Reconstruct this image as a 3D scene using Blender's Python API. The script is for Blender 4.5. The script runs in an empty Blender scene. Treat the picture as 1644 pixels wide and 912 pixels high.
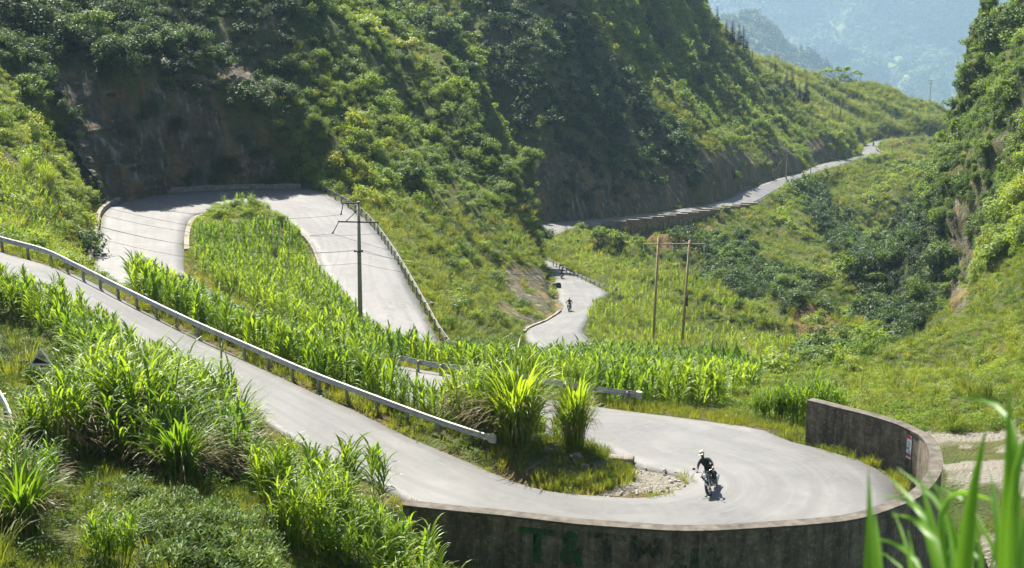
import bpy, bmesh, math, random
import numpy as np
from mathutils import Vector, Matrix, Euler
from mathutils.geometry import delaunay_2d_cdt
from mathutils.bvhtree import BVHTree
from mathutils.kdtree import KDTree

rng = np.random.default_rng(7)
random.seed(7)
scene = bpy.context.scene
col = scene.collection
R = math.radians

# ------------------------------------------------------------------ camera calibration (estimated from the photograph)
F, PITCH, CU, CV = 2283.0, R(13.0), 822.0, 456.0
def ang(v): return PITCH + math.atan((v - CV) / F)
def P(u, v, d):
    """world point seen at photo position (u,v) and standing d metres in front of the viewpoint"""
    z = -d * math.tan(ang(v))
    depth = d * math.cos(PITCH) - z * math.sin(PITCH)
    return ((u - CU) / F * depth, d, z)
def PZ(u, v, z): return P(u, v, -z / math.tan(ang(v)))
def proj(x, y, z):
    dep = y * math.cos(PITCH) - z * math.sin(PITCH)
    up = y * math.sin(PITCH) + z * math.cos(PITCH)
    return CU + F * x / dep, CV - F * up / dep

# ------------------------------------------------------------------ noise
def _h(ix, iy, iz):
    n = (ix.astype(np.int64) * 374761393 + iy.astype(np.int64) * 668265263 + iz.astype(np.int64) * 2147483647 % 1274126177) & 0xffffffff
    n = ((n ^ (n >> 13)) * 1274126177) & 0xffffffff
    n = ((n ^ (n >> 15)) * 2246822519) & 0xffffffff
    return ((n ^ (n >> 16)) & 0xffffff) / float(0xffffff) * 2 - 1
def vnoise(x, y, z):
    x, y, z = np.broadcast_arrays(np.asarray(x, float), np.asarray(y, float), np.asarray(z, float))
    ix, iy, iz = np.floor(x), np.floor(y), np.floor(z)
    fx, fy, fz = x - ix, y - iy, z - iz
    sx, sy, sz = [t * t * t * (t * (t * 6 - 15) + 10) for t in (fx, fy, fz)]
    ix, iy, iz = ix.astype(np.int64), iy.astype(np.int64), iz.astype(np.int64)
    r = 0
    for dx in (0, 1):
        for dy in (0, 1):
            for dz in (0, 1):
                w = (sx if dx else 1 - sx) * (sy if dy else 1 - sy) * (sz if dz else 1 - sz)
                r = r + w * _h(ix + dx, iy + dy, (iz + dz) * 7919)
    return r
def fbm(x, y, z=0.0, s=1.0, o=4, gain=.5):
    a, r, f = 1.0, 0, 1.0 / s
    for k in range(o):
        r = r + a * vnoise(x * f + 17.3 * k, y * f - 9.1 * k, np.asarray(z) * f + 5.7 * k)
        a *= gain; f *= 2.03
    return r
def sstep(a, b, x):
    t = np.clip((x - a) / (b - a), 0, 1); return t * t * (3 - 2 * t)

# ------------------------------------------------------------------ object helpers
def tag(o, label=None, cat=None, group=None, kind=None):
    if label: o['label'] = label
    if cat: o['category'] = cat
    if group: o['group'] = group
    if kind: o['kind'] = kind
    return o
def mesh_obj(name, verts, faces, mat=None, parent=None, smooth=False, loc=None, mats=None, mi=None):
    me = bpy.data.meshes.new(name); me.from_pydata([tuple(v) for v in verts], [], [tuple(f) for f in faces])
    return link(name, me, mat, parent, smooth, loc, mats, mi)
def link(name, me, mat=None, parent=None, smooth=False, loc=None, mats=None, mi=None):
    if mats:
        for m in mats: me.materials.append(m)
        if mi is not None: me.polygons.foreach_set('material_index', mi)
    elif mat: me.materials.append(mat)
    if smooth: me.polygons.foreach_set('use_smooth', [True] * len(me.polygons))
    me.update()
    o = bpy.data.objects.new(name, me); col.objects.link(o)
    if parent: o.parent = parent
    if loc: o.location = loc
    return o
def empty(name, loc=(0, 0, 0), rz=0):
    o = bpy.data.objects.new(name, None); col.objects.link(o); o.location = loc; o.rotation_euler = (0, 0, rz)
    o.empty_display_size = .2
    return o
def copy_tree(o, parent=None):
    c = o.copy(); col.objects.link(c); c.parent = parent
    for ch in list(o.children): copy_tree(ch, c)
    return c
class MB:
    """collects boxes, tubes and sheets into one mesh"""
    def __init__(s): s.v = []; s.f = []
    def add(s, vs, fs):
        n = len(s.v); s.v += [tuple(v) for v in vs]; s.f += [tuple(i + n for i in f) for f in fs]; return s
    def box(s, c, size, M=None, bev=0):
        x, y, z = [k / 2 for k in size]
        b = min(x, y, z) * bev
        vs = []
        if b <= 0:
            vs = [(i * x, j * y, k * z) for k in (-1, 1) for (i, j) in ((-1, -1), (1, -1), (1, 1), (-1, 1))]
            fs = [(3, 2, 1, 0), (4, 5, 6, 7), (0, 1, 5, 4), (1, 2, 6, 5), (2, 3, 7, 6), (3, 0, 4, 7)]
        else:
            rings = [(-z, 1), (-z + b, 0), (z - b, 0), (z, 1)]
            for zz, ins in rings:
                q = b * ins
                vs += [(-x + q, -y + q, zz), (x - q, -y + q, zz), (x - q, y - q, zz), (-x + q, y - q, zz)]
            fs = [(3, 2, 1, 0), (12, 13, 14, 15)]
            for r in range(3):
                for k in range(4):
                    fs.append((r * 4 + k, r * 4 + (k + 1) % 4, r * 4 + 4 + (k + 1) % 4, r * 4 + 4 + k))
        out = []
        for v in vs:
            v = Vector(v)
            if M is not None: v = M @ v
            out.append(v + Vector(c))
        return s.add(out, fs)
    def tube(s, pts, r, n=8, cap=True):
        pts = [Vector(p) for p in pts]
        rs = r if isinstance(r, (list, tuple)) else [r] * len(pts)
        base = len(s.v); up = None
        for i, p in enumerate(pts):
            t = (pts[min(i + 1, len(pts) - 1)] - pts[max(i - 1, 0)]).normalized()
            if up is None: up = Vector((0, 0, 1)) if abs(t.z) < .9 else Vector((1, 0, 0))
            a = t.cross(up)
            if a.length < 1e-5: a = t.cross(Vector((0, 1, 0)))
            a.normalize(); b = a.cross(t); up = b
            for k in range(n):
                w = 2 * math.pi * k / n
                s.v.append(tuple(p + (a * math.cos(w) + b * math.sin(w)) * rs[i]))
        for i in range(len(pts) - 1):
            for k in range(n):
                s.f.append((base + i * n + k, base + i * n + (k + 1) % n, base + (i + 1) * n + (k + 1) % n, base + (i + 1) * n + k))
        if cap:
            s.f.append(tuple(base + k for k in range(n))[::-1]); s.f.append(tuple(base + (len(pts) - 1) * n + k for k in range(n)))
        return s
    def torus(s, c, Rr, r, axis='x', n=24, m=8):
        base = len(s.v)
        for i in range(n):
            w = 2 * math.pi * i / n
            for j in range(m):
                q = 2 * math.pi * j / m
                rad = Rr + r * math.cos(q)
                p = (r * math.sin(q), rad * math.cos(w), rad * math.sin(w))
                s.v.append((c[0] + p[0], c[1] + p[1], c[2] + p[2]))
        for i in range(n):
            for j in range(m):
                s.f.append((base + i * m + j, base + ((i + 1) % n) * m + j, base + ((i + 1) % n) * m + (j + 1) % m, base + i * m + (j + 1) % m))
        return s
    def ball(s, c, r, n=10, m=7, M=None):
        base = len(s.v)
        r = r if isinstance(r, tuple) else (r, r, r)
        for i in range(m + 1):
            a = math.pi * i / m
            for j in range(n):
                b = 2 * math.pi * j / n
                v = Vector((r[0] * math.sin(a) * math.cos(b), r[1] * math.sin(a) * math.sin(b), r[2] * math.cos(a)))
                if M is not None: v = M @ v
                s.v.append(tuple(v + Vector(c)))
        for i in range(m):
            for j in range(n):
                s.f.append((base + i * n + j, base + (i + 1) * n + j, base + (i + 1) * n + (j + 1) % n, base + i * n + (j + 1) % n))
        return s
    def build(s, name, mat=None, parent=None, smooth=False, loc=None):
        return mesh_obj(name, s.v, s.f, mat, parent, smooth, loc)

# ------------------------------------------------------------------ materials
def new_mat(name):
    m = bpy.data.materials.new(name); m.use_nodes = True
    nt = m.node_tree; nt.nodes.clear()
    out = nt.nodes.new('ShaderNodeOutputMaterial')
    b = nt.nodes.new('ShaderNodeBsdfPrincipled'); nt.links.new(b.outputs[0], out.inputs['Surface'])
    return m, nt, b, out
def N(nt, typ, **kw):
    n = nt.nodes.new(typ)
    for k, v in kw.items():
        if k in n.inputs: n.inputs[k].default_value = v
        else: setattr(n, k, v)
    return n
def ramp(nt, src, stops):
    r = nt.nodes.new('ShaderNodeValToRGB')
    e = r.color_ramp.elements
    while len(e) < len(stops): e.new(.5)
    for k, (p, c) in enumerate(stops):
        e[k].position = p; e[k].color = tuple(c) + (1,) if len(c) == 3 else c
    nt.links.new(src, r.inputs[0]); return r
def mixc(nt, fac, a, b, blend='MIX'):
    m = nt.nodes.new('ShaderNodeMix'); m.data_type = 'RGBA'; m.blend_type = blend
    for sock, val in ((m.inputs[0], fac), (m.inputs[6], a), (m.inputs[7], b)):
        if hasattr(val, 'links'): nt.links.new(val, sock)
        elif isinstance(val, (tuple, list)): sock.default_value = tuple(val) + (1,) if len(val) == 3 else val
        else: sock.default_value = val
    return m.outputs[2]
def noise(nt, scale, detail=4, rough=.55, vec=None, dist=0):
    n = N(nt, 'ShaderNodeTexNoise'); n.inputs['Scale'].default_value = scale; n.inputs['Detail'].default_value = detail
    n.inputs['Roughness'].default_value = rough; n.inputs['Distortion'].default_value = dist
    if vec is not None: nt.links.new(vec, n.inputs['Vector'])
    return n.outputs[0]
def pos(nt, scale=(1, 1, 1)):
    g = N(nt, 'ShaderNodeNewGeometry'); m = N(nt, 'ShaderNodeMapping'); m.inputs['Scale'].default_value = scale
    nt.links.new(g.outputs['Position'], m.inputs['Vector']); return m.outputs[0]
def attr(nt, name, typ='GEOMETRY'):
    a = nt.nodes.new('ShaderNodeAttribute'); a.attribute_name = name; a.attribute_type = typ; return a
def bump(nt, b, h, strength=.5, dist=.1):
    n = N(nt, 'ShaderNodeBump'); n.inputs['Strength'].default_value = strength; n.inputs['Distance'].default_value = dist
    nt.links.new(h, n.inputs['Height']); nt.links.new(n.outputs[0], b.inputs['Normal'])
def plain(name, c, rough=.6, metal=0, nscale=6, var=.25, spec=.4, objspace=False):
    m, nt, b, o = new_mat(name)
    vec = None
    if objspace:
        tc = N(nt, 'ShaderNodeTexCoord'); vec = tc.outputs['Object']
    else: vec = pos(nt)
    n = noise(nt, nscale, 5, .6, vec)
    lo = tuple(k * (1 - var) for k in c); hi = tuple(min(1, k * (1 + var)) for k in c)
    nt.links.new(ramp(nt, n, [(.3, lo), (.7, hi)]).outputs[0], b.inputs['Base Color'])
    b.inputs['Roughness'].default_value = rough; b.inputs['Metallic'].default_value = metal; b.inputs['Specular IOR Level'].default_value = spec
    return m
def leafmat(name, stops, trans=.45, rough=.5, tstr=1.0, jitter=.12, var=.25):
    """leaf: colour by the plant's own tint, patchy across the ground, partly translucent"""
    m, nt, b, o = new_mat(name)
    t = attr(nt, 'tint', 'INSTANCER')
    oi = N(nt, 'ShaderNodeObjectInfo')
    gi = N(nt, 'ShaderNodeNewGeometry')
    a1 = N(nt, 'ShaderNodeMath', operation='MULTIPLY_ADD'); nt.links.new(oi.outputs['Random'], a1.inputs[0]); a1.inputs[1].default_value = jitter * 2
    nt.links.new(t.outputs['Fac'], a1.inputs[2])
    a2 = N(nt, 'ShaderNodeMath', operation='MULTIPLY_ADD'); nt.links.new(gi.outputs['Random Per Island'], a2.inputs[0]); a2.inputs[1].default_value = var
    nt.links.new(a1.outputs[0], a2.inputs[2])
    a3 = N(nt, 'ShaderNodeMath', operation='SUBTRACT'); nt.links.new(a2.outputs[0], a3.inputs[0]); a3.inputs[1].default_value = jitter + var / 2
    c = ramp(nt, a3.outputs[0], stops)
    nt.links.new(c.outputs[0], b.inputs['Base Color'])
    b.inputs['Roughness'].default_value = rough; b.inputs['Specular IOR Level'].default_value = .35
    tr = N(nt, 'ShaderNodeBsdfTranslucent')
    g = mixc(nt, 1.0, c.outputs[0], (1.25 * tstr, 1.15 * tstr, .55 * tstr), 'MULTIPLY')
    nt.links.new(g, tr.inputs['Color'])
    mx = N(nt, 'ShaderNodeMixShader'); mx.inputs[0].default_value = trans
    nt.links.new(b.outputs[0], mx.inputs[1]); nt.links.new(tr.outputs[0], mx.inputs[2]); nt.links.new(mx.outputs[0], o.inputs['Surface'])
    return m
GREEN = [(0, (.020, .046, .016)), (.3, (.06, .115, .02)), (.55, (.135, .215, .020)), (.8, (.215, .285, .028)), (1, (.29, .29, .05))]
M_shrub = leafmat('shrub_leaf', GREEN, .46, .5, 1.5)
M_corn = leafmat('maize_leaf', [(0, (.035, .085, .012)), (.4, (.095, .175, .014)), (.7, (.19, .27, .018)), (1, (.29, .33, .045))], .5, .42, 1.7, .12, .2)
M_grass = leafmat('grass_blade', [(0, (.045, .08, .018)), (.4, (.12, .165, .022)), (.75, (.22, .24, .035)), (1, (.32, .28, .08))], .45, .5, 1.4, .15, .3)
M_dry = leafmat('dry_blade', [(0, (.11, .075, .035)), (.5, (.20, .15, .06)), (1, (.32, .26, .11))], .35, .6, 1.0)
M_reed = leafmat('reed_leaf', [(0, (.05, .15, .012)), (.5, (.11, .24, .02)), (1, (.17, .32, .03))], .5, .4, 1.5, .1, .2)
M_forest = leafmat('forest_leaf', [(0, (.015, .03, .015)), (.5, (.06, .095, .035)), (1, (.17, .21, .07))], .2, .6, 1.0, .3)
M_pine = leafmat('conifer_needles', [(0, (.016, .034, .018)), (1, (.04, .07, .03))], .15, .6, 1.0)
M_bark = plain('bark', (.14, .10, .07), .85)

def mat_ground():
    m, nt, b, o = new_mat('hillside_ground')
    p = pos(nt)
    n1, n2, n3 = noise(nt, .09, 5, .6, p), noise(nt, .9, 5, .65, p), noise(nt, 6, 4, .6, p)
    g = ramp(nt, n1, [(.3, (.06, .10, .02)), (.5, (.115, .155, .03)), (.68, (.19, .19, .05))]).outputs[0]
    g = mixc(nt, ramp(nt, n2, [(.42, (0, 0, 0)), (.66, (.7, .7, .7))]).outputs[0], g, (.115, .10, .04))
    # soil
    s = ramp(nt, n2, [(.3, (.16, .085, .045)), (.55, (.27, .16, .085)), (.75, (.34, .23, .13))]).outputs[0]
    # rock, streaked downwards
    pr = pos(nt, (1, 1, .5)); nr = noise(nt, .5, 9, .7, pr, .9)
    pr2 = pos(nt, (1, 1, .16)); ns = noise(nt, .35, 5, .6, pr2, .4)
    r = ramp(nt, nr, [(.3, (.03, .025, .02)), (.47, (.085, .068, .052)), (.6, (.15, .125, .10)), (.78, (.28, .25, .21))]).outputs[0]
    wp = N(nt, 'ShaderNodeVectorMath', operation='ADD'); nz = N(nt, 'ShaderNodeTexNoise'); nz.inputs['Scale'].default_value = .6; nz.inputs['Detail'].default_value = 5; nt.links.new(p, nz.inputs['Vector'])
    sc_ = N(nt, 'ShaderNodeVectorMath', operation='SCALE'); sc_.inputs['Scale'].default_value = 1.6; nt.links.new(nz.outputs['Color'], sc_.inputs[0])
    nt.links.new(pos(nt, (1, 1, .55)), wp.inputs[0]); nt.links.new(sc_.outputs[0], wp.inputs[1])
    v1 = N(nt, 'ShaderNodeTexVoronoi'); v1.inputs['Scale'].default_value = .75; nt.links.new(wp.outputs[0], v1.inputs['Vector'])
    v2 = N(nt, 'ShaderNodeTexVoronoi'); v2.feature = 'DISTANCE_TO_EDGE'; v2.inputs['Scale'].default_value = .75; nt.links.new(wp.outputs[0], v2.inputs['Vector'])
    vs1 = N(nt, 'ShaderNodeSeparateColor'); nt.links.new(v1.outputs['Color'], vs1.inputs[0])
    r = mixc(nt, ramp(nt, vs1.outputs[0], [(0, (.5, .5, .5)), (1, (0, 0, 0))]).outputs[0], r, mixc(nt, nr, (.02, .017, .014), (.22, .17, .12)))
    r = mixc(nt, ramp(nt, v2.outputs['Distance'], [(0, (.45, .45, .45)), (.05, (0, 0, 0))]).outputs[0], r, (.02, .016, .012))
    pw = pos(nt, (1, 1, .09)); nw = noise(nt, 1.0, 5, .65, pw, .5)
    r = mixc(nt, ramp(nt, nw, [(.55, (0, 0, 0)), (.68, (.85, .85, .85))]).outputs[0], r, (.36, .33, .29))
    r = mixc(nt, ramp(nt, ns, [(.5, (0, 0, 0)), (.66, (.8, .8, .8))]).outputs[0], r, (.27, .15, .06))
    r = mixc(nt, ramp(nt, n2, [(.5, (0, 0, 0)), (.72, (.7, .7, .7))]).outputs[0], r, (.05, .065, .025))
    # pale gravel
    vo = N(nt, 'ShaderNodeTexVoronoi'); vo.inputs['Scale'].default_value = 13; nt.links.new(p, vo.inputs['Vector'])
    gv = mixc(nt, n3, (.40, .37, .30), (.62, .58, .49))
    gv = mixc(nt, ramp(nt, vo.outputs['Distance'], [(.0, (1, 1, 1)), (.55, (.45, .45, .45))]).outputs[0], (.26, .235, .18), gv)
    c = mixc(nt, attr(nt, 'soil').outputs['Fac'], g, s)
    c = mixc(nt, attr(nt, 'rock').outputs['Fac'], c, r)
    c = mixc(nt, attr(nt, 'gravel').outputs['Fac'], c, gv)
    nt.links.new(c, b.inputs['Base Color']); b.inputs['Roughness'].default_value = .9; b.inputs['Specular IOR Level'].default_value = .2
    h = mixc(nt, attr(nt, 'rock').outputs['Fac'], n3, nr)
    bump(nt, b, h, 1.0, .9)
    return m
M_ground = mat_ground()
def mat_road():
    m, nt, b, o = new_mat('worn_pale_asphalt')
    p = pos(nt); uv = N(nt, 'ShaderNodeUVMap'); uv.uv_map = 'UVMap'
    sep = N(nt, 'ShaderNodeSeparateXYZ'); nt.links.new(uv.outputs[0], sep.inputs[0])
    n1, n2, n3 = noise(nt, .25, 5, .6, p), noise(nt, 2.2, 6, .7, p), noise(nt, 40, 3, .7, p)
    c = ramp(nt, n1, [(.3, (.086, .088, .089)), (.5, (.140, .140, .137)), (.72, (.20, .197, .188))]).outputs[0]
    c = mixc(nt, ramp(nt, n2, [(.38, (.75, .75, .75)), (.62, (0, 0, 0))]).outputs[0], c, (.125, .123, .118))
    # streaks running along the road
    mp = N(nt, 'ShaderNodeMapping'); mp.inputs['Scale'].default_value = (.05, 1.6, 1); nt.links.new(uv.outputs[0], mp.inputs['Vector'])
    st = noise(nt, 3.0, 5, .6, mp.outputs[0])
    c = mixc(nt, ramp(nt, st, [(.5, (0, 0, 0)), (.72, (.26, .26, .26))]).outputs[0], c, (.235, .231, .22))
    # patched repairs
    mp2 = N(nt, 'ShaderNodeMapping'); mp2.inputs['Scale'].default_value = (.09, .35, 1); nt.links.new(uv.outputs[0], mp2.inputs['Vector'])
    vo = N(nt, 'ShaderNodeTexVoronoi'); vo.distance = 'CHEBYCHEV'; vo.inputs['Scale'].default_value = 1.3; nt.links.new(mp2.outputs[0], vo.inputs['Vector'])
    wv = N(nt, 'ShaderNodeSeparateColor'); nt.links.new(vo.outputs['Color'], wv.inputs[0])
    c = mixc(nt, ramp(nt, wv.outputs[0], [(.80, (0, 0, 0)), (.82, (.5, .5, .5))]).outputs[0], c, (.10, .10, .099))
    # darker wheel tracks, broken up
    tw = N(nt, 'ShaderNodeMath', operation='MULTIPLY_ADD'); nt.links.new(sep.outputs[1], tw.inputs[0]); tw.inputs[1].default_value = 2 * math.pi / 1.75; tw.inputs[2].default_value = 1.2
    sn = N(nt, 'ShaderNodeMath', operation='SINE'); nt.links.new(tw.outputs[0], sn.inputs[0])
    sm = N(nt, 'ShaderNodeMath', operation='MULTIPLY'); nt.links.new(sn.outputs[0], sm.inputs[0]); nt.links.new(n1, sm.inputs[1])
    c = mixc(nt, ramp(nt, sm.outputs[0], [(.15, (0, 0, 0)), (.6, (.5, .5, .5))]).outputs[0], c, (.105, .104, .10))
    # cracks
    vc = N(nt, 'ShaderNodeTexVoronoi'); vc.feature = 'DISTANCE_TO_EDGE'; vc.inputs['Scale'].default_value = .35
    wp = mixc(nt, .25, p, N(nt, 'ShaderNodeTexNoise').outputs['Color']); nt.links.new(wp, vc.inputs['Vector'])
    cr = ramp(nt, vc.outputs['Distance'], [(.0, (.6, .6, .6)), (.012, (0, 0, 0))]).outputs[0]
    c = mixc(nt, cr, c, (.14, .135, .125))
    # dusty broken edges
    ed = N(nt, 'ShaderNodeMath', operation='ADD'); nt.links.new(sep.outputs[2], ed.inputs[0])
    e = attr(nt, 'edge').outputs['Fac']
    nm = N(nt, 'ShaderNodeMath', operation='MULTIPLY_ADD'); nt.links.new(n2, nm.inputs[0]); nm.inputs[1].default_value = .9; nt.links.new(e, nm.inputs[2])
    c = mixc(nt, ramp(nt, nm.outputs[0], [(1.0, (0, 0, 0)), (1.45, (.75, .75, .75))]).outputs[0], c, (.215, .18, .13))
    c = mixc(nt, mixc(nt, .5, n3, n2), mixc(nt, .18, c, (.1, .1, .1)), c)
    nt.links.new(c, b.inputs['Base Color'])
    nt.links.new(ramp(nt, n2, [(.3, (.55, .55, .55)), (.7, (.8, .8, .8))]).outputs[0], b.inputs['Roughness'])
    b.inputs['Specular IOR Level'].default_value = .4
    bump(nt, b, n3, .25, .01)
    return m
M_road = mat_road()
def mat_wall(name='mossy_concrete', dark=1.0, top=True):
    m, nt, b, o = new_mat(name)
    p = pos(nt); ps = pos(nt, (1, 1, .13))
    n1, n2, n3, st = noise(nt, 1.7, 9, .72, p, .5), noise(nt, 5, 7, .75, p), noise(nt, 25, 3, .6, p), noise(nt, 1.5, 9, .78, ps, .8)
    d = dark
    c = ramp(nt, n1, [(.3, (.07 * d, .055 * d, .04 * d)), (.5, (.15 * d, .12 * d, .09 * d)), (.7, (.27 * d, .225 * d, .17 * d))]).outputs[0]
    c = mixc(nt, ramp(nt, st, [(.38, (.8, .8, .8)), (.62, (0, 0, 0))]).outputs[0], c, (.026, .02, .013))
    c = mixc(nt, ramp(nt, n2, [(.54, (0, 0, 0)), (.68, (.75, .75, .75))]).outputs[0], c, (.30 * d, .235 * d, .18 * d))
    c = mixc(nt, ramp(nt, n2, [(.25, (.7, .7, .7)), (.42, (0, 0, 0))]).outputs[0], c, (.035, .05, .015))
    nt.links.new(c, b.inputs['Base Color']); b.inputs['Roughness'].default_value = .92
    bump(nt, b, n2, .5, .05)
    return m
M_wall = mat_wall(dark=1.25)
M_kerb = plain('weathered_kerb', (.22, .19, .15), .9, nscale=3, var=.45)
M_stonewall = mat_wall('grey_stone_wall', 1.9)
M_steel = plain('galvanised_steel', (.42, .42, .41), .6, .5, 3, .25)
M_post = plain('dull_steel_post', (.27, .25, .22), .6, .4, 5, .3)
M_conc = plain('pole_concrete', (.34, .28, .20), .85, 0, 4, .25)
M_wood = plain('pale_pole', (.40, .29, .19), .85, 0, 4, .25)
M_iron = plain('rusty_iron', (.10, .08, .065), .7, .5)
M_wire = plain('cable', (.06, .06, .06), .6)
M_black = plain('black_rubber', (.014, .014, .014), .8, objspace=True)
M_chrome = plain('chrome', (.6, .6, .6), .18, 1.0, objspace=True)
M_bike = plain('dark_metal', (.03, .03, .032), .35, .5, objspace=True)
M_engine = plain('engine_alloy', (.22, .21, .20), .4, .8, objspace=True)
M_tank = plain('olive_tank', (.05, .055, .035), .3, .2, objspace=True)
M_glass = plain('lamp_glass', (.75, .77, .78), .08, 0, objspace=True, spec=.8)
M_skin = plain('skin', (.30, .19, .13), .55, objspace=True)
M_jacket = plain('dark_jacket', (.025, .035, .032), .7, objspace=True, nscale=12)
M_sleeve = plain('grey_sleeve', (.05, .062, .06), .75, objspace=True, nscale=12)
M_trouser = plain('dark_trousers', (.018, .024, .03), .8, objspace=True)
M_boot = plain('brown_boot', (.16, .10, .06), .7, objspace=True)
M_helmet = plain('white_helmet', (.46, .41, .33), .25, objspace=True, var=.1)
M_signw = plain('sign_border', (.8, .8, .76), .5, objspace=True, var=.12)
M_signf = plain('sign_face', (.62, .50, .28), .5, objspace=True, var=.2)
M_signb = plain('sign_black', (.012, .012, .012), .5)
M_red = plain('sign_red', (.45, .07, .08), .6)
M_white = plain('poster_white', (.75, .75, .75), .6, var=.06)
M_blue = plain('poster_blue', (.16, .34, .50), .6)
M_grey = plain('poster_grey', (.22, .24, .27), .6)
def worn_paint(name, c, keep):
    m = plain(name, c, .9, nscale=2.2, var=.6); nt = m.node_tree; o = [n for n in nt.nodes if n.type == 'OUTPUT_MATERIAL'][0]; b = [n for n in nt.nodes if n.type == 'BSDF_PRINCIPLED'][0]
    t = N(nt, 'ShaderNodeBsdfTransparent'); mx = N(nt, 'ShaderNodeMixShader')
    n = noise(nt, 5.5, 6, .75, pos(nt, (1, 1, .5)), .4)
    nt.links.new(ramp(nt, n, [(keep - .12, (.9, .9, .9)), (keep + .12, (.12, .12, .12))]).outputs[0], mx.inputs[0]); nt.links.new(b.outputs[0], mx.inputs[1]); nt.links.new(t.outputs[0], mx.inputs[2]); nt.links.new(mx.outputs[0], o.inputs['Surface'])
    return m
M_paint = worn_paint('faded_green_paint', (.02, .10, .025), .42)
M_paint2 = worn_paint('worn_green_paint', (.025, .06, .035), .54)
M_rock = plain('boulder_rock', (.17, .145, .12), .9, 0, 1.5, .5)
M_darkrock = plain('dark_boulder', (.045, .042, .04), .8, 0, 1.5, .4)
M_stone = plain('loose_stone', (.42, .38, .32), .9, 0, 3, .4)

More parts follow.
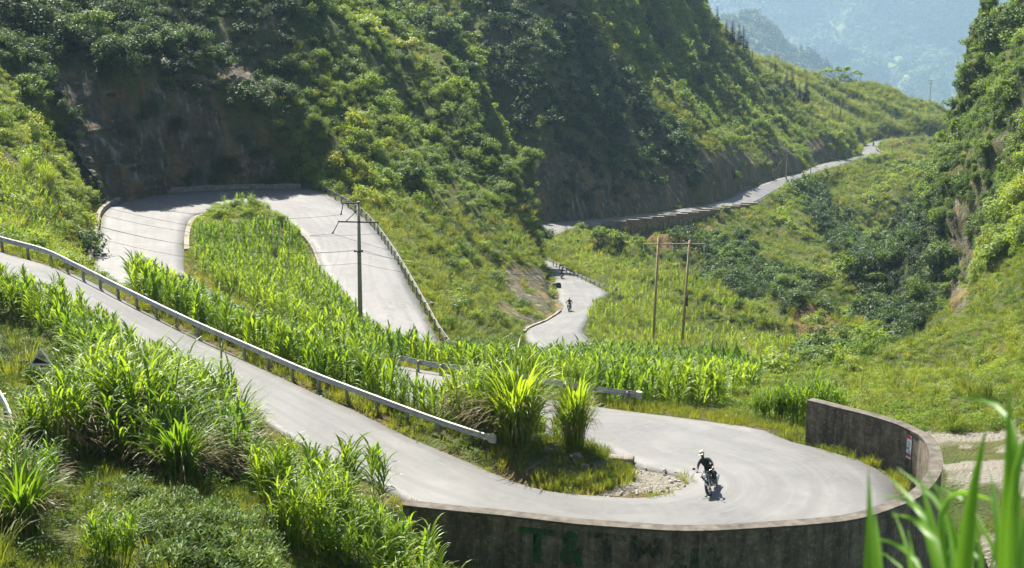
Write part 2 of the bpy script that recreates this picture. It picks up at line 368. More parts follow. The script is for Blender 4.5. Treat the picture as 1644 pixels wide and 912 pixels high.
# ------------------------------------------------------------------ the road: stations of both edges
def e3(a): # (u,v,z) -> world ; ('w',x,y,z) is already world
    return a[1:] if a[0] == 'w' else PZ(*a)
W = 'w'
ROAD = [  # (edge A, edge B): the near road, its hairpin, the far hairpin, the valley road
 ((-150, 336, -15.9), (-150, 385, -15.9)), ((-70, 372, -16.7), (-70, 412, -16.7)),
 ((0, 404, -17.5), (0, 441, -17.5)), ((117, 441, -18.3), (117, 487, -18.3)), ((233, 501, -19.2), (233, 556, -19.2)),
 ((367, 567, -20.1), (367, 640, -20.1)), ((548, 651, -21), (520, 735, -21)), ((701, 725, -21.7), (640, 795, -21.8)),
 ((815, 768, -22), (W, -.8, 50.75, -22)), ((881, 786, -22.1), (W, 2.5, 50.0, -22.1)), ((948, 795, -22.2), (W, 5, 49.45, -22.2)),
 ((1015, 799, -22.2), (W, 8, 49.5, -22.2)), ((1065, 796, -22.2), (W, 11.4, 50.3, -22.2)), ((1100, 786, -22.2), (W, 14.1, 52.2, -22.2)),
 ((1110, 776, -22.2), (W, 16.0, 55.3, -22.2)), ((1106, 768, -22.25), (W, 16.4, 58.5, -22.25)), ((1095, 763, -22.3), (W, 15.6, 61.1, -22.3)),
 ((1060, 755, -22.4), (W, 13.3, 64.2, -22.5)), ((1028, 748, -22.5), (1229, 690, -22.6)), ((998, 738, -22.7), (1163, 679, -22.8)),
 ((965, 718, -22.9), (1060, 665, -23)), ((W, -1, 67, -23.2), (961, 654, -23.2)), ((W, -3.5, 69.8, -23.5), (880, 640, -23.5)),
 ((W, -6.6, 74, -23.9), (800, 616, -23.9)), ((W, -10.5, 78, -24.4), (700, 597, -24.4)), ((W, -15.5, 84.5, -25.6), (W, -9, 88, -25.4)),
 ((W, -21, 93, -26.6), (W, -14.5, 97, -26.6)), ((W, -28, 103, -26.9), (W, -20.5, 107, -26.9)),
 ((W, -35.2, 115.5, -26.8), (303, 442, -26.8)), ((152, 410, -26.8), (295, 401, -27)), ((160, 371, -27.2), (297, 371, -27.5)),
 ((165, 345, -27.3), (305, 353, -27.8)), ((185, 328, -27.4), (320, 345, -28)), ((220, 316, -27.4), (335, 342, -28)),
 ((280, 309, -27.5), (365, 341, -28.2)), ((350, 305, -27.6), (400, 341, -28.3)), ((430, 303, -27.8), (430, 345, -28.5)),
 ((500, 305, -28), (455, 355, -28.8)), ((548, 324, -28.6), (478, 372, -29.2)), ((581, 347, -29.2), (500, 394, -29.8)),
 ((615, 381, -30), (513, 421, -30.4)), ((648, 437, -31), (527, 451, -31)), ((681, 504, -32.4), (565, 490, -32)),
 ((705, 553, -33.6), (610, 545, -33.4)), ((725, 590, -34.4), (650, 580, -34.3)),
 ((W, -2.2, 116, -34.9), (W, -7.3, 114.5, -34.9)), ((W, -.3, 115, -35.4), (W, -4, 110.5, -35.4)), ((W, 1.8, 114.5, -36), (W, 1, 109, -36)),
 ((W, 3.6, 115.5, -36.6), (W, 6.5, 110.5, -36.6)), ((W, 4.6, 118, -37.3), (W, 10.5, 115.5, -37.3)), ((W, 5, 124.5, -38.2), (W, 11.5, 124, -38.2)),
 ((W, 3.5, 138, -39.8), (W, 10.5, 138, -39.8)), ((845, 534, -41.5), (938, 537, -41.5)), ((881, 514, -43.3), (943, 510, -43.4)),
 ((904, 497, -44.4), (950, 495, -44.5)), ((899, 480, -45.4), (958, 484, -45.4)), ((895, 462, -46.5), (975, 470, -46.4)),
 ((890, 447, -47.8), (950, 455, -47.6)), ((884, 434, -49), (917, 437, -49)), ((868, 424, -49.8), (900, 428, -49.8)),
 ((W, .3, 236, -50.6), (W, 5.8, 238, -50.6)), ((W, -2.5, 249, -51.4), (W, 3.5, 249, -51.4)), ((W, -1, 263, -52.2), (W, 4.7, 259, -52.1)),
 ((860, 363, -52.7), (893, 378, -53.1)), ((925, 354.5, -53.8), (930, 365, -54)), ((981, 350, -54.8), (981, 361, -55)),
 ((1095, 335.5, -56.7), (1095, 347, -57)), ((1163, 322, -57.9), (1163, 337, -58.3)), ((1198, 306, -58.7), (1210, 328, -59.3)),
 ((1230, 294, -60), (1237, 313, -60.5)), ((1265, 283, -61.8), (1273, 295, -62.2)), ((1292, 277, -62.9), (1300, 283, -63.4)),
 ((1306, 268, -64), (1328, 275, -64.6)), ((1350, 257, -65.7), (1362, 264, -66)), ((1383, 250, -67.4), (1398, 254, -67.7)),
 ((1384, 243, -68.7), (1417, 248, -69)), ((1387, 236, -69.7), (1408, 242, -70)), ((1398, 229, -71), (1412, 234, -71.2)),
 ((1430, 222.5, -72.3), (1440, 226, -72.5)), ((1478, 219.5, -73.8), (1480, 223, -74)), ((1530, 217.5, -75.3), (1530, 221, -75.5)),
 ((1600, 215, -77), (1600, 219, -77.2)), ((1680, 213, -79), (1680, 217, -79.2)),
]
def catmull(pts, step):
    pts = np.array(pts, float)
    ext = np.vstack([2 * pts[0] - pts[1], pts, 2 * pts[-1] - pts[-2]])
    out = []
    for i in range(1, len(ext) - 2):
        p0, p1, p2, p3 = ext[i - 1], ext[i], ext[i + 1], ext[i + 2]
        # centripetal-like tension kept low to avoid overshoot
        L = np.linalg.norm(p2[:3] - p1[:3]); n = max(2, int(L / step))
        d1 = np.linalg.norm(p1[:3] - p0[:3]); d2 = max(L, 1e-6); d3 = np.linalg.norm(p3[:3] - p2[:3])
        m1 = ((p1 - p0) / max(d1, 1e-6) * d2 + (p2 - p1) * d1 / d2 * 1.0) * d2 / (d1 + d2)
        m1 = (p2 - p0) / (d1 + d2) * d2; m2 = (p3 - p1) / (d2 + d3) * d2
        for k in range(n):
            t = k / n
            out.append((2 * t**3 - 3 * t**2 + 1) * p1 + (t**3 - 2 * t**2 + t) * m1 + (-2 * t**3 + 3 * t**2) * p2 + (t**3 - t**2) * m2)
    out.append(pts[-1]); return np.array(out)
EA = [e3(a) for a, b in ROAD]; EB = [e3(b) for a, b in ROAD]
both = catmull([tuple(a) + tuple(b) for a, b in zip(EA, EB)], .7)
RA, RB = both[:, :3], both[:, 3:]
RC_ = (RA + RB) / 2
RT = np.gradient(RC_[:, :2], axis=0); RT /= np.linalg.norm(RT, axis=1)[:, None]; RN = np.stack([RT[:, 1], -RT[:, 0]], 1)
RN *= np.sign(((RB - RA)[:, :2] * RN).sum(1))[:, None]
RH = ((RB - RA)[:, :2] * RN).sum(1) / 2
RS = np.concatenate([[0], np.cumsum(np.linalg.norm(np.diff(RC_, axis=0), axis=1))])
def road_i(station): # index in the dense arrays of a station
    return int(np.argmin(np.linalg.norm(RA - np.array(EA[station]), axis=1)))

# retaining wall of the near hairpin: top outer-ish line
WALLTOP = [(650, 806), (700, 811), (780, 819), (860, 828), (950, 838), (1040, 845), (1100, 847.5), (1229, 842), (1330, 834), (1386, 825), (1430, 809), (1466, 794), (1492, 770),
           (1503, 745), (1499, 718), (1483, 697), (1450, 681), (1429, 674), (1363, 656), (1300, 640)]
wall_line = catmull([PZ(u, v, -20.4 - .2 * (k > 14)) for k, (u, v) in enumerate(WALLTOP)], .5)
wt = np.gradient(wall_line[:, :2], axis=0); wt /= np.linalg.norm(wt, axis=1)[:, None]
wall_out = np.stack([wt[:, 1], -wt[:, 0]], axis=1)   # to the outside of the bend
cen = np.array([7.0, 57.0])
if ((wall_line[:, :2] - cen) * wall_out).sum() < 0: wall_out = -wall_out

# ------------------------------------------------------------------ terrain control points
C = []
def pts(*a):
    for k in a: C.append(P(*k))
def wpts(*a):
    for k in a: C.append(tuple(k))
for i in range(0, len(RA), 2):
    C.append(tuple(RA[i])); C.append(tuple(RB[i]))
for i in range(0, len(wall_line), 3):
    x, y, z = wall_line[i]; ox, oy = wall_out[i]
    far = max(0, min(1, (y - 55) / 9)) if x > 10 else 0
    C.append((x + ox * .38, y + oy * .38, np.interp(x, [-4, 3, 9], [-22.4, -23.8, -26]) + 1.6 * far if y < 56 else -26 + 1.6 * far))
# ground near the viewpoint
wpts((0, -6, -1.2), (-12, -6, -1), (12, -6, -1.4), (0, .6, -1.75), (3, 2.2, -2.6), (-6, 15, -8.6), (8, 12, -7.4), (0, 12, -7), (-14, 12, -7), (22, 12, -7.5), (-30, 20, -8), (40, 20, -8),
     (0, 30, -18), (14, 30, -19), (26, 32, -20), (5, 40, -24), (16, 42, -25), (28, 44, -25), (-4, 38, -20.5), (-45, 45, -10), (60, 50, -12), (-70, 85, -8), (45, 62, -20))
pts((0, 930, 30), (250, 930, 33), (450, 930, 37), (0, 760, 40), (150, 760, 42), (250, 785, 40), (150, 850, 35), (350, 850, 38), (450, 812, 44),
    (-120, 930, 28), (-120, 700, 45), (0, 640, 55), (-100, 560, 66), (0, 560, 65), (100, 600, 62), (200, 650, 57), (300, 620, 62), (300, 712, 52), (400, 735, 53), (-100, 470, 76))
wpts((-10.3, 52, -20.6), (-6.5, 52.5, -21.5), (-5.5, 47, -21.8), (-4.5, 49.6, -22.6), (-9, 47, -20.3), (-3, 46.5, -21.7), (3, 46, -23.3), (10, 45.5, -25), (17, 48, -26), (20, 52, -25.6))
pts((1520, 720, 70), (1600, 720, 70), (1700, 720, 70), (1560, 770, 62), (1660, 770, 62), (1520, 850, 56), (1644, 850, 55))
# island of the near hairpin and the bank behind the first rail
pts((930, 712, 61.5), (880, 712, 61.2), (840, 706, 62.2), (960, 735, 60.5), (780, 690, 63.5), (700, 668, 66), (560, 622, 70), (500, 588, 74), (400, 545, 78), (330, 508, 81), (250, 480, 85), (120, 425, 91), (640, 645, 68))
# bank left of the far hairpin, lit slope
pts((100, 425, 100), (60, 385, 106), (0, 385, 98), (60, 300, 126), (0, 300, 116), (0, 200, 134), (95, 330, 138), (-150, 300, 110), (-150, 150, 132), (60, 220, 142), (100, 260, 152), (130, 400, 122))
# left mountain
for u_, d_, k_ in ((175, 156, 1), (205, 163.5, 1), (260, 168.5, 1), (333, 172, 1), (385, 173.4, 1.1), (440, 175, 1.05), (500, 177.5, .8)):
    for dd_, z_ in ((0, -27.0), (1.3, -22.0), (2.4, -17.0), (4.2, -12.0)):
        z_ = -27 + (z_ + 27) * k_; C.append((P(u_, 0, 1)[0] * 1.0 * (d_ + dd_) / 1.0 * .985, d_ + dd_, z_))
pts((120, 320, 156), (112, 250, 158), (110, 130, 166),
    (200, 0, 195), (0, 0, 172), (0, 100, 156), (0, 190, 142), (100, 60, 176), (200, -250, 225), (0, -250, 205), (-250, -250, 180), (-250, 0, 150), (-250, 150, 128),
    (380, 0, 206), (380, 120, 195), (450, 0, 215), (450, 110, 202), (450, 200, 192), (450, 262, 184), (300, 60, 189), (540, 0, 228), (560, 110, 214), (560, 200, 203), (540, 280, 187),
    (600, 300, 186), (640, 330, 179), (680, 200, 216), (680, 290, 200), (680, 380, 173), (720, 450, 158), (735, 520, 140), (650, 360, 170), (690, 440, 150),
    (612, 0, 262), (560, -80, 270), (500, -250, 285), (400, -250, 262), (700, 70, 252), (750, 100, 246), (812, 160, 240), (822, 195, 237), (860, 250, 230), (875, 290, 226), (884, 335, 222), (878, 380, 217), (880, 425, 213),
    (760, 200, 226), (780, 290, 214), (800, 370, 198), (780, 440, 179), (815, 440, 184), (850, 415, 195), (868, 460, 188), (830, 500, 168), (855, 500, 173), (800, 515, 157), (760, 540, 137), (800, 542, 146))
wpts((-12, 264, -48), (-8, 272, -47), (-20, 280, -38), (-35, 295, -25), (-50, 315, -10), (-70, 360, 0), (-60, 420, 10), (-120, 300, 25), (-160, 250, 25), (-120, 420, 35))
# spur and dark cliff behind it
pts((700, 0, 290), (750, 30, 285), (757, 85, 281), (905, 0, 352), (950, 50, 352), (1000, 110, 350), (1050, 170, 348), (1100, 212, 346), (1150, 240, 347), (1180, 282, 350),
    (880, 330, 288), (870, 250, 293), (870, 150, 303), (870, 50, 319), (870, -100, 350), (980, 325, 306), (980, 220, 321), (980, 150, 333), (1080, 305, 327), (1080, 240, 337), (780, 100, 310), (780, 0, 322), (780, 200, 300), (830, 280, 290), (760, -150, 345), (920, -120, 375), (1040, 320, 316),
    (1000, 0, 388), (1090, 0, 440), (1095, 0, 452), (1000, -120, 420), (1060, -100, 460), (1110, 20, 455), (1150, 55, 470), (1190, 90, 492), (1050, 100, 387), (1100, 150, 391), (1150, 200, 394), (1200, 246, 378), (1170, 250, 360), (1228, 242, 392), (1262, 232, 416), (1325, 222, 448), (1352, 220, 474), (1375, 205, 500), (1384, 195, 540), (1400, 195, 562), (1425, 194, 582), (1480, 194, 602), (1530, 195, 618),
    (1100, 80, 430), (1150, 120, 440), (1200, 170, 450), (1260, 195, 455), (1200, 125, 505), (1260, 160, 520), (1320, 190, 530),
    (1250, 100, 645), (1300, 120, 645), (1380, 135, 650), (1450, 160, 655), (1520, 186, 660), (1600, 210, 670), (1700, 230, 680), (1205, 92, 610), (1300, 160, 585), (1400, 170, 612))
wpts((140, 560, -70), (190, 760, -140), (100, 740, -110), (300, 740, -150), (60, 620, -30), (30, 560, -10), (-20, 520, 10), (-120, 600, 40), (-300, 600, 40), (-260, 300, 30), (-140, 160, 0), (-110, 100, -5))
# field and slopes below the valley road
pts((760, 600, 100), (800, 602, 104), (900, 598, 105), (1000, 598, 105), (1100, 598, 105), (1200, 602, 104), (900, 632, 85), (1100, 640, 82), (760, 612, 92),
    (700, 604, 100), (640, 622, 96), (700, 594, 109), (600, 610, 97), (560, 545, 112), (620, 582, 110), (480, 522, 108), (400, 500, 109), (335, 478, 112),
    (400, 324, 151.5), (440, 338, 150.5), (455, 380, 146), (370, 352, 147), (350, 385, 138), (330, 445, 122), (400, 445, 122), (470, 445, 128), (505, 470, 125), (420, 375, 143))
wpts((0, 105, -32.5), (6, 106.3, -33), (-5, 107, -33), (14, 112, -35.6), (15, 125, -37.6), (14, 140, -39.8), (0, 128, -37.5), (-1, 142, -40))
pts((1300, 605, 106), (1330, 652, 80), (1250, 655, 78), (1200, 606, 101), (1250, 565, 140), (1340, 585, 126), (1380, 575, 150), (1300, 545, 160), (1330, 505, 200), (1390, 545, 190),
    (960, 405, 252), (1000, 395, 266), (935, 385, 268), (900, 400, 250), (1000, 435, 236), (985, 375, 292.3), (1000, 381, 294.5), (1040, 379, 301.5), (1095, 369, 312.5), (1135, 358, 321), (1165, 347, 328), (1000, 396, 282), (1060, 390, 290), (1100, 405, 270), (1150, 435, 250), (1050, 475, 206), (1000, 494, 186), (1100, 505, 186), (1200, 475, 222), (1200, 525, 180), (1050, 545, 155), (1150, 565, 146), (1250, 455, 262), (1180, 395, 300),
    (1243, 328, 360), (1290, 380, 320), (1340, 440, 280), (1400, 500, 242), (1436, 545, 216), (1300, 300, 412), (1350, 300, 432), (1350, 365, 380), (1400, 430, 322), (1430, 485, 280), (1400, 300, 465), (1450, 300, 492), (1450, 400, 380), (1470, 330, 480), (1440, 430, 350), (1440, 240, 562), (1480, 260, 552), (1520, 240, 600), (1420, 262, 520), (1500, 290, 540), (1600, 240, 640), (1380, 272, 480), (1330, 300, 425))
# right cliff and grass slope
pts((1441, 550, 215), (1440, 470, 225), (1448, 410, 232), (1488, 335, 237), (1520, 270, 238), (1550, 190, 240), (1560, 90, 242), (1582, 0, 248), (1592, -150, 258), (1680, 0, 206), (1680, 100, 196), (1680, 200, 186), (1670, 300, 172), (1620, 350, 178), (1644, 400, 152), (1580, 400, 190), (1540, 470, 200), (1550, 480, 172), (1480, 540, 190),
    (1800, 0, 172), (1800, 200, 152), (1800, 400, 116), (1800, -150, 195), (1990, 0, 150), (1990, 300, 110), (1990, 600, 66), (1950, -150, 180))
wpts((74, 255, -57), (80, 255, -46), (86, 255, -33), (91, 255, -19), (97, 256, -6), (80, 272, -60), (87, 272, -50), (93, 272, -38), (99, 273, -24), (84, 300, -66), (92, 300, -60), (112, 292, -40), (140, 400, -56), (165, 500, -66), (130, 330, -20), (220, 500, -40), (160, 300, 0), (260, 420, 10), (320, 620, -60), (110, 215, 8))
pts((1400, 690, 76), (1500, 695, 73), (1600, 696, 73), (1365, 645, 86), (1380, 592, 116), (1430, 562, 160), (1500, 602, 112), (1500, 552, 142), (1560, 505, 152), (1600, 455, 152), (1600, 602, 96), (1644, 502, 122), (1644, 602, 86), (1800, 500, 100), (1800, 650, 67))
wpts((-500, 800, 40), (500, 800, -160), (-500, 0, 0), (500, 0, 0), (-500, -30, 0), (500, -30, 0), (0, 860, -160), (0, -30, -1), (400, 400, 20), (-400, 400, 40), (200, 160, 8), (140, 90, -2), (-200, 90, 2))

seen = {}
for p in C: seen.setdefault((round(p[0], 2), round(p[1], 2)), p)
C = list(seen.values())
vo, eo, fo, ov, oe, of = delaunay_2d_cdt([Vector((p[0], p[1])) for p in C], [], [], 0, 1e-4)
tin = [Vector((v.x, v.y, C[ov[i][0]][2] if ov[i] else 0)) for i, v in enumerate(vo)]
bvh = BVHTree.FromPolygons(tin, fo)

NT, NR = 660, 1050
th = np.linspace(R(-31), R(31), NT)
rr = np.exp(np.linspace(math.log(2.0), math.log(800.0), NR))
TH, RR = np.meshgrid(th, rr)
X, Y = RR * np.sin(TH), RR * np.cos(TH)
Z = np.zeros_like(X)
dn = Vector((0, 0, -1))
Zf = Z.ravel(); Xf = X.ravel(); Yf = Y.ravel()
for i in range(Zf.size):
    h = bvh.ray_cast(Vector((Xf[i], Yf[i], 500)), dn)
    Zf[i] = h[0].z if h[0] is not None else -60
# distance to the road's edges, and the road's height there
rv = [Vector(p) for p in RA] + [Vector(p) for p in RB]; nA = len(RA)
rbvh = BVHTree.FromPolygons(rv, [(i, i + 1, nA + i + 1, nA + i) for i in range(nA - 1)])
ef = []
for E in (RA, RB):
    for i in range(nA - 1):
        m_ = max(1, int(np.linalg.norm(E[i + 1] - E[i]) / .2))
        for k in range(m_): ef.append(E[i] + (E[i + 1] - E[i]) * k / m_)
ef = np.array(ef); kd = KDTree(len(ef))
for i, p in enumerate(ef): kd.insert((p[0], p[1], 0), i)
kd.balance()
RD = np.zeros(Zf.size); roadz = np.zeros(Zf.size); eY = np.zeros(Zf.size)
for i in range(Zf.size):
    _, k, d = kd.find((Xf[i], Yf[i], 0)); RD[i] = d; roadz[i] = ef[k, 2]; eY[i] = ef[k, 1]
    if d < 14:
        h = rbvh.ray_cast(Vector((Xf[i], Yf[i], 500)), dn)
        if h[0] is not None: RD[i] = -d; roadz[i] = h[0].z
RD2 = RD.reshape(X.shape)
# wall distance (keep the drop behind the wall crisp)
kw = KDTree(len(wall_line))
for i, p in enumerate(wall_line): kw.insert((p[0], p[1], 0), i)
kw.balance()
WD = np.full(Zf.size, 99.0)
sel = np.where((Yf > 40) & (Yf < 80) & (Xf > -15) & (Xf < 35))[0]
for i in sel: WD[i] = kw.find((Xf[i], Yf[i], 0))[2]
WD2 = WD.reshape(X.shape)
# smooth facets away from road and wall
wgt = sstep(.6, 5, RD2) * sstep(.6, 3, WD2) * .5
for it in range(14):
    A = Z.copy()
    A[1:-1, 1:-1] = (Z[:-2, 1:-1] + Z[2:, 1:-1] + Z[1:-1, :-2] + Z[1:-1, 2:]) / 4
    Z += (A - Z) * wgt
Ucam, Vcam = proj(X, Y, Z)
# zones drawn as polygons in image pixel coordinates, each with a distance range
def inpoly(poly, u, v):
    r = np.zeros(u.shape, bool); n = len(poly)
    for i in range(n):
        x1, y1 = poly[i]; x2, y2 = poly[(i + 1) % n]
        c = ((y1 > v) != (y2 > v)) & (u < (x2 - x1) * (v - y1) / ((y2 - y1) if y2 != y1 else 1e-9) + x1)
        r ^= c
    return r
ZONES = {
 'rock': [([(95, 118), (150, 128), (250, 132), (330, 150), (395, 215), (400, 290), (340, 305), (150, 305), (118, 290), (108, 200)], 150, 200, .9),
          ([(330, 0), (440, 0), (455, 120), (400, 130), (340, 60)], 185, 225, .6),
          ([(745, -20), (905, -20), (1010, 130), (1085, 230), (1190, 290), (1185, 318), (1100, 336), (880, 362), (860, 280), (790, 150)], 262, 372, .5),
          ([(815, 425), (880, 430), (905, 470), (905, 510), (850, 522), (790, 520), (800, 480)], 150, 215, .85),
          ([(1530, 330), (1585, 330), (1570, 440), (1540, 520), (1515, 430)], 150, 245, .8),
          ([(1428, 480), (1500, 440), (1510, 530), (1440, 548)], 180, 240, .6),
          ([(1535, 60), (1575, 70), (1570, 130), (1540, 130)], 180, 260, .5),
          ([(900, 722), (960, 730), (985, 760), (930, 765), (800, 735)], 55, 66, .35)],
 'soil': [([(1066, 272), (1090, 275), (1094, 325), (1068, 325)], 295, 350, .9), ([(1018, 288), (1036, 283), (1042, 322), (1020, 326)], 290, 350, .7), ([(1418, 226), (1462, 230), (1480, 268), (1462, 288), (1440, 262)], 470, 620, 1),
          ([(1240, 470), (1300, 505), (1400, 555), (1350, 572), (1270, 520)], 140, 330, .7),
          ([(1020, 372), (1110, 362), (1165, 352), (1110, 398), (1035, 398)], 262, 335, .9),
          ([(1240, 103), (1315, 122), (1310, 136), (1240, 118)], 500, 700, .9),
          ([(1270, 172), (1300, 178), (1320, 190), (1280, 190)], 480, 600, .6),
          ([(1310, 410), (1350, 440), (1330, 450), (1300, 425)], 200, 400, .7)],
 'gravel': [([(985, 742), (1030, 748), (1085, 762), (1112, 775), (1100, 792), (1060, 799), (955, 798), (1020, 775)], 50, 66, 1),
            ([(1480, 703), (2300, 690), (2300, 745), (1500, 738)], 60, 84, 1), ([(1505, 752), (2300, 740), (2300, 815), (1505, 792)], 52, 74, 1), ([(1560, 850), (2300, 830), (2300, 960), (1560, 930)], 44, 62, .8)],
}
um = Ucam + fbm(X, Y, Z, 4.0, 3) * 1200 / np.maximum(Y, 20); vm = Vcam + fbm(X + 50, Y, Z, 4.0, 3) * 900 / np.maximum(Y, 20)
mask = {}
for k, lst in ZONES.items():
    mk = np.zeros_like(X)
    for poly, d0, d1, s in lst:
        mk = np.maximum(mk, s * (inpoly(poly, um, vm) & (Y > d0) & (Y < d1)))
    if k == 'gravel': mk = mk * np.where(X > 14, sstep(-.55, .15, fbm(X, Y, 70, 3.0, 4) + .1), 1)
    mask[k] = mk
gx = np.gradient(Z, axis=0) / np.maximum(np.gradient(RR, axis=0), 1e-6); gt = np.gradient(Z, axis=1) / (RR * (th[1] - th[0]))
slope = np.sqrt(gx**2 + gt**2)
# road cuts above the far road show rock
cut = (Y > 255) & (RD2 < 7) & (RD2 > .4) & (slope > .95) & (Z > roadz.reshape(X.shape))
mask['rock'] = np.maximum(mask['rock'], cut * .9)
mask['rock'] *= sstep(-.75, -.1, fbm(X, Y, Z * 1.5, 9, 3) + mask['rock'] - .35)
mask['rock'] = np.maximum(mask['rock'], sstep(2.2, 3.2, slope) * sstep(0, .6, fbm(X, Y, Z, 8, 3)) * (Y > 140) * .6)
vg = (RD2 > 0) & (RD2 < 1.1) & (Y < 130)
mask['soil'] = np.maximum(mask['soil'], vg * .55 * sstep(-.3, .5, fbm(X, Y, 0, 1.5, 3)))
# relief
am = sstep(.5, 14, RD2) * sstep(.8, 5, WD2)
relief = fbm(X, Y, 0, 16, 5) * (.35 + 1.5 * sstep(110, 260, Y)) + fbm(X, Y, 9, 3.2, 3) * (.18 + .35 * sstep(100, 250, Y))
relief += sstep(300, 500, Y) * fbm(X, Y, 3, 34, 4) * 1.6
fs_, ft_ = X * .8 - Y * .6, X * .6 + Y * .8
rib = .42 - np.abs(vnoise(fs_ / 75, ft_ / 17, 0.0)) - .5 * np.abs(vnoise(fs_ / 34 + 9, ft_ / 8, 4.0))
relief += rib * 5.5 * sstep(130, 200, Y) * sstep(3, 16, RD2) * (1 - .5 * sstep(0, 1, (Xf.reshape(X.shape) > 55) & (Y < 260)))
Z += relief * am
# crags: push steep rock in and out
g2 = np.stack([gx * np.sin(TH) + gt * np.cos(TH), gx * np.cos(TH) - gt * np.sin(TH)])
gl = np.maximum(np.sqrt((g2**2).sum(0)), 1e-6)
cr = sstep(.9, 1.8, slope) * sstep(1, 5, RD2) * sstep(2, 6, WD2)
ca = (np.abs(fbm(X, Y, Z * 1.3, 7, 4)) * 2.2 - .8) * cr
X = X - g2[0] / gl * ca; Y = Y - g2[1] / gl * ca
# road bed
zr = roadz.reshape(X.shape)
mg = .15 + .004 * Y
inside = RD2 < mg
Z = np.where(inside, zr - .12, Z)
edge = (RD2 >= mg) & (RD2 < mg + 1.2) & (WD2 > .9)
q_ = sstep(0, 1.2, RD2 - mg)
eY2 = eY.reshape(X.shape); uw = proj(X, Y, zr)[0]
below = (RD2 > .1) & (RD2 < 9) & (eY2 > Y) & (Y > 280) & (Y < 336) & (uw > 972) & (uw < 1150)
edge &= ~below
Z = np.where(edge, Z * q_ + (zr - .12) * (1 - q_), Z)

hw_ = 3.4 * np.sin(np.clip((uw - 960) / 205, 0, 1) * math.pi)**.7
Z = np.where(below, np.minimum(Z, zr - hw_ * sstep(.1, .9, RD2) - .25 * np.clip(RD2 - .9, 0, 9)), Z)
def grid_mesh(name, X, Y, Z, mat, attrs=None, flip=False):
    nr, nt_ = X.shape
    me = bpy.data.meshes.new(name)
    me.vertices.add(nr * nt_); me.vertices.foreach_set('co', np.stack([X, Y, Z], -1).astype(np.float32).ravel())
    i = np.arange((nr - 1) * (nt_ - 1)); a = (i // (nt_ - 1)) * nt_ + i % (nt_ - 1)
    q = np.stack([a, a + 1, a + nt_ + 1, a + nt_], -1)
    if flip: q = q[:, ::-1]
    me.loops.add(q.size); me.loops.foreach_set('vertex_index', q.ravel().astype(np.int32))
    me.polygons.add(len(q)); me.polygons.foreach_set('loop_start', np.arange(0, q.size, 4, dtype=np.int32))
    me.update(calc_edges=True)
    for k, v in (attrs or {}).items():
        at = me.attributes.new(k, 'FLOAT', 'POINT'); at.data.foreach_set('value', v.astype(np.float32).ravel())
    return link(name, me, mat, None, True)
terrain = tag(grid_mesh('hillside_terrain', X, Y, Z, M_ground, {k: mask[k] for k in mask}), kind='structure')
fu = np.linspace(0, 1, 300); fv = np.linspace(0, 1, 130)
cu_ = np.array([158, 175, 205, 260, 333, 385, 440, 490]); cd_ = np.array([149, 156, 163.5, 168.5, 172, 173.4, 175, 177])
FUu, FVv = np.meshgrid(fu, fv); uu_ = 180 + FUu * 302; dd_ = np.interp(uu_, cu_, cd_)
cx_ = (uu_ - CU) / F * dd_ * .985; dx_ = np.gradient(cx_, axis=1); dy_ = np.gradient(dd_, axis=1); nl = np.hypot(dx_, dy_); nx_, ny_ = dy_ / nl, -dx_ / nl
hz_ = -28.0 + 14.8 * FVv * (.55 + .45 * sstep(0, .25, FUu)) * (.6 + .4 * sstep(0, .3, 1 - FUu))
stp = 1 - np.abs(fbm(cx_ * .6, dd_ * .6, hz_ * 1.7, 2.6, 4)); blk = np.floor(fbm(cx_, dd_, hz_ * .55, 3.4, 2) * 4) / 4
off = .75 + (stp - .6) * .9 + blk * .9 + fbm(cx_, dd_, hz_, .7, 3) * .18 - 4.6 * FVv**1.15
rim = np.minimum(np.minimum(FUu, 1 - FUu) / .1, (1 - FVv) / .12).clip(0, 1); off -= (1 - sstep(0, 1, rim)) * 1.9
z0_ = np.zeros_like(cx_)
tag(grid_mesh('rock_face', cx_ + nx_ * off, dd_ + ny_ * off, hz_, M_ground, {'rock': z0_ + .92, 'soil': z0_, 'gravel': z0_}), kind='structure')
def terr(x, y):
    """height of the hillside at (x,y)"""
    x, y = np.asarray(x, float), np.asarray(y, float)
    t = (np.arctan2(x, y) - th[0]) / (th[1] - th[0]); r = (np.log(np.hypot(x, y)) - math.log(2)) / (math.log(800) - math.log(2)) * (NR - 1)
    t = np.clip(t, 0, NT - 1.001); r = np.clip(r, 0, NR - 1.001)
    i, j = r.astype(int), t.astype(int); a, b = r - i, t - j
    return Z[i, j] * (1 - a) * (1 - b) + Z[i + 1, j] * a * (1 - b) + Z[i, j + 1] * (1 - a) * b + Z[i + 1, j + 1] * a * b

# ------------------------------------------------------------------ base ground, far mountains
g = mesh_obj('valley_ground', [(9000 * math.cos(k * math.pi / 24), 9000 * math.sin(k * math.pi / 24), -720) for k in range(48)], [tuple(range(48))], M_ground)
tag(g, kind='structure')
def loft_hill(name, rows, x0, x1, nx, amp, sc, mat):
    """rows: (v,d) profile of the slope, bottom to top"""
    prof = catmull([P(CU, v, d) for v, d in rows], 12)
    xs = np.linspace(x0, x1, nx)
    XX = np.tile(xs, (len(prof), 1)); YY = np.tile(prof[:, 1][:, None], (1, nx)); ZZ = np.tile(prof[:, 2][:, None], (1, nx))
    n = fbm(XX, YY, 2, sc, 5)
    YY = YY + n * amp * 1.2; ZZ = ZZ + fbm(XX, YY, 7, sc * .6, 5) * amp * .35
    return XX, YY, ZZ
FX, FY, FZ = loft_hill('far', [(300, 3990), (240, 4420), (150, 4760), (60, 5060), (-60, 5480), (-250, 6300)], -1500, 3900, 260, 230, 620, None)
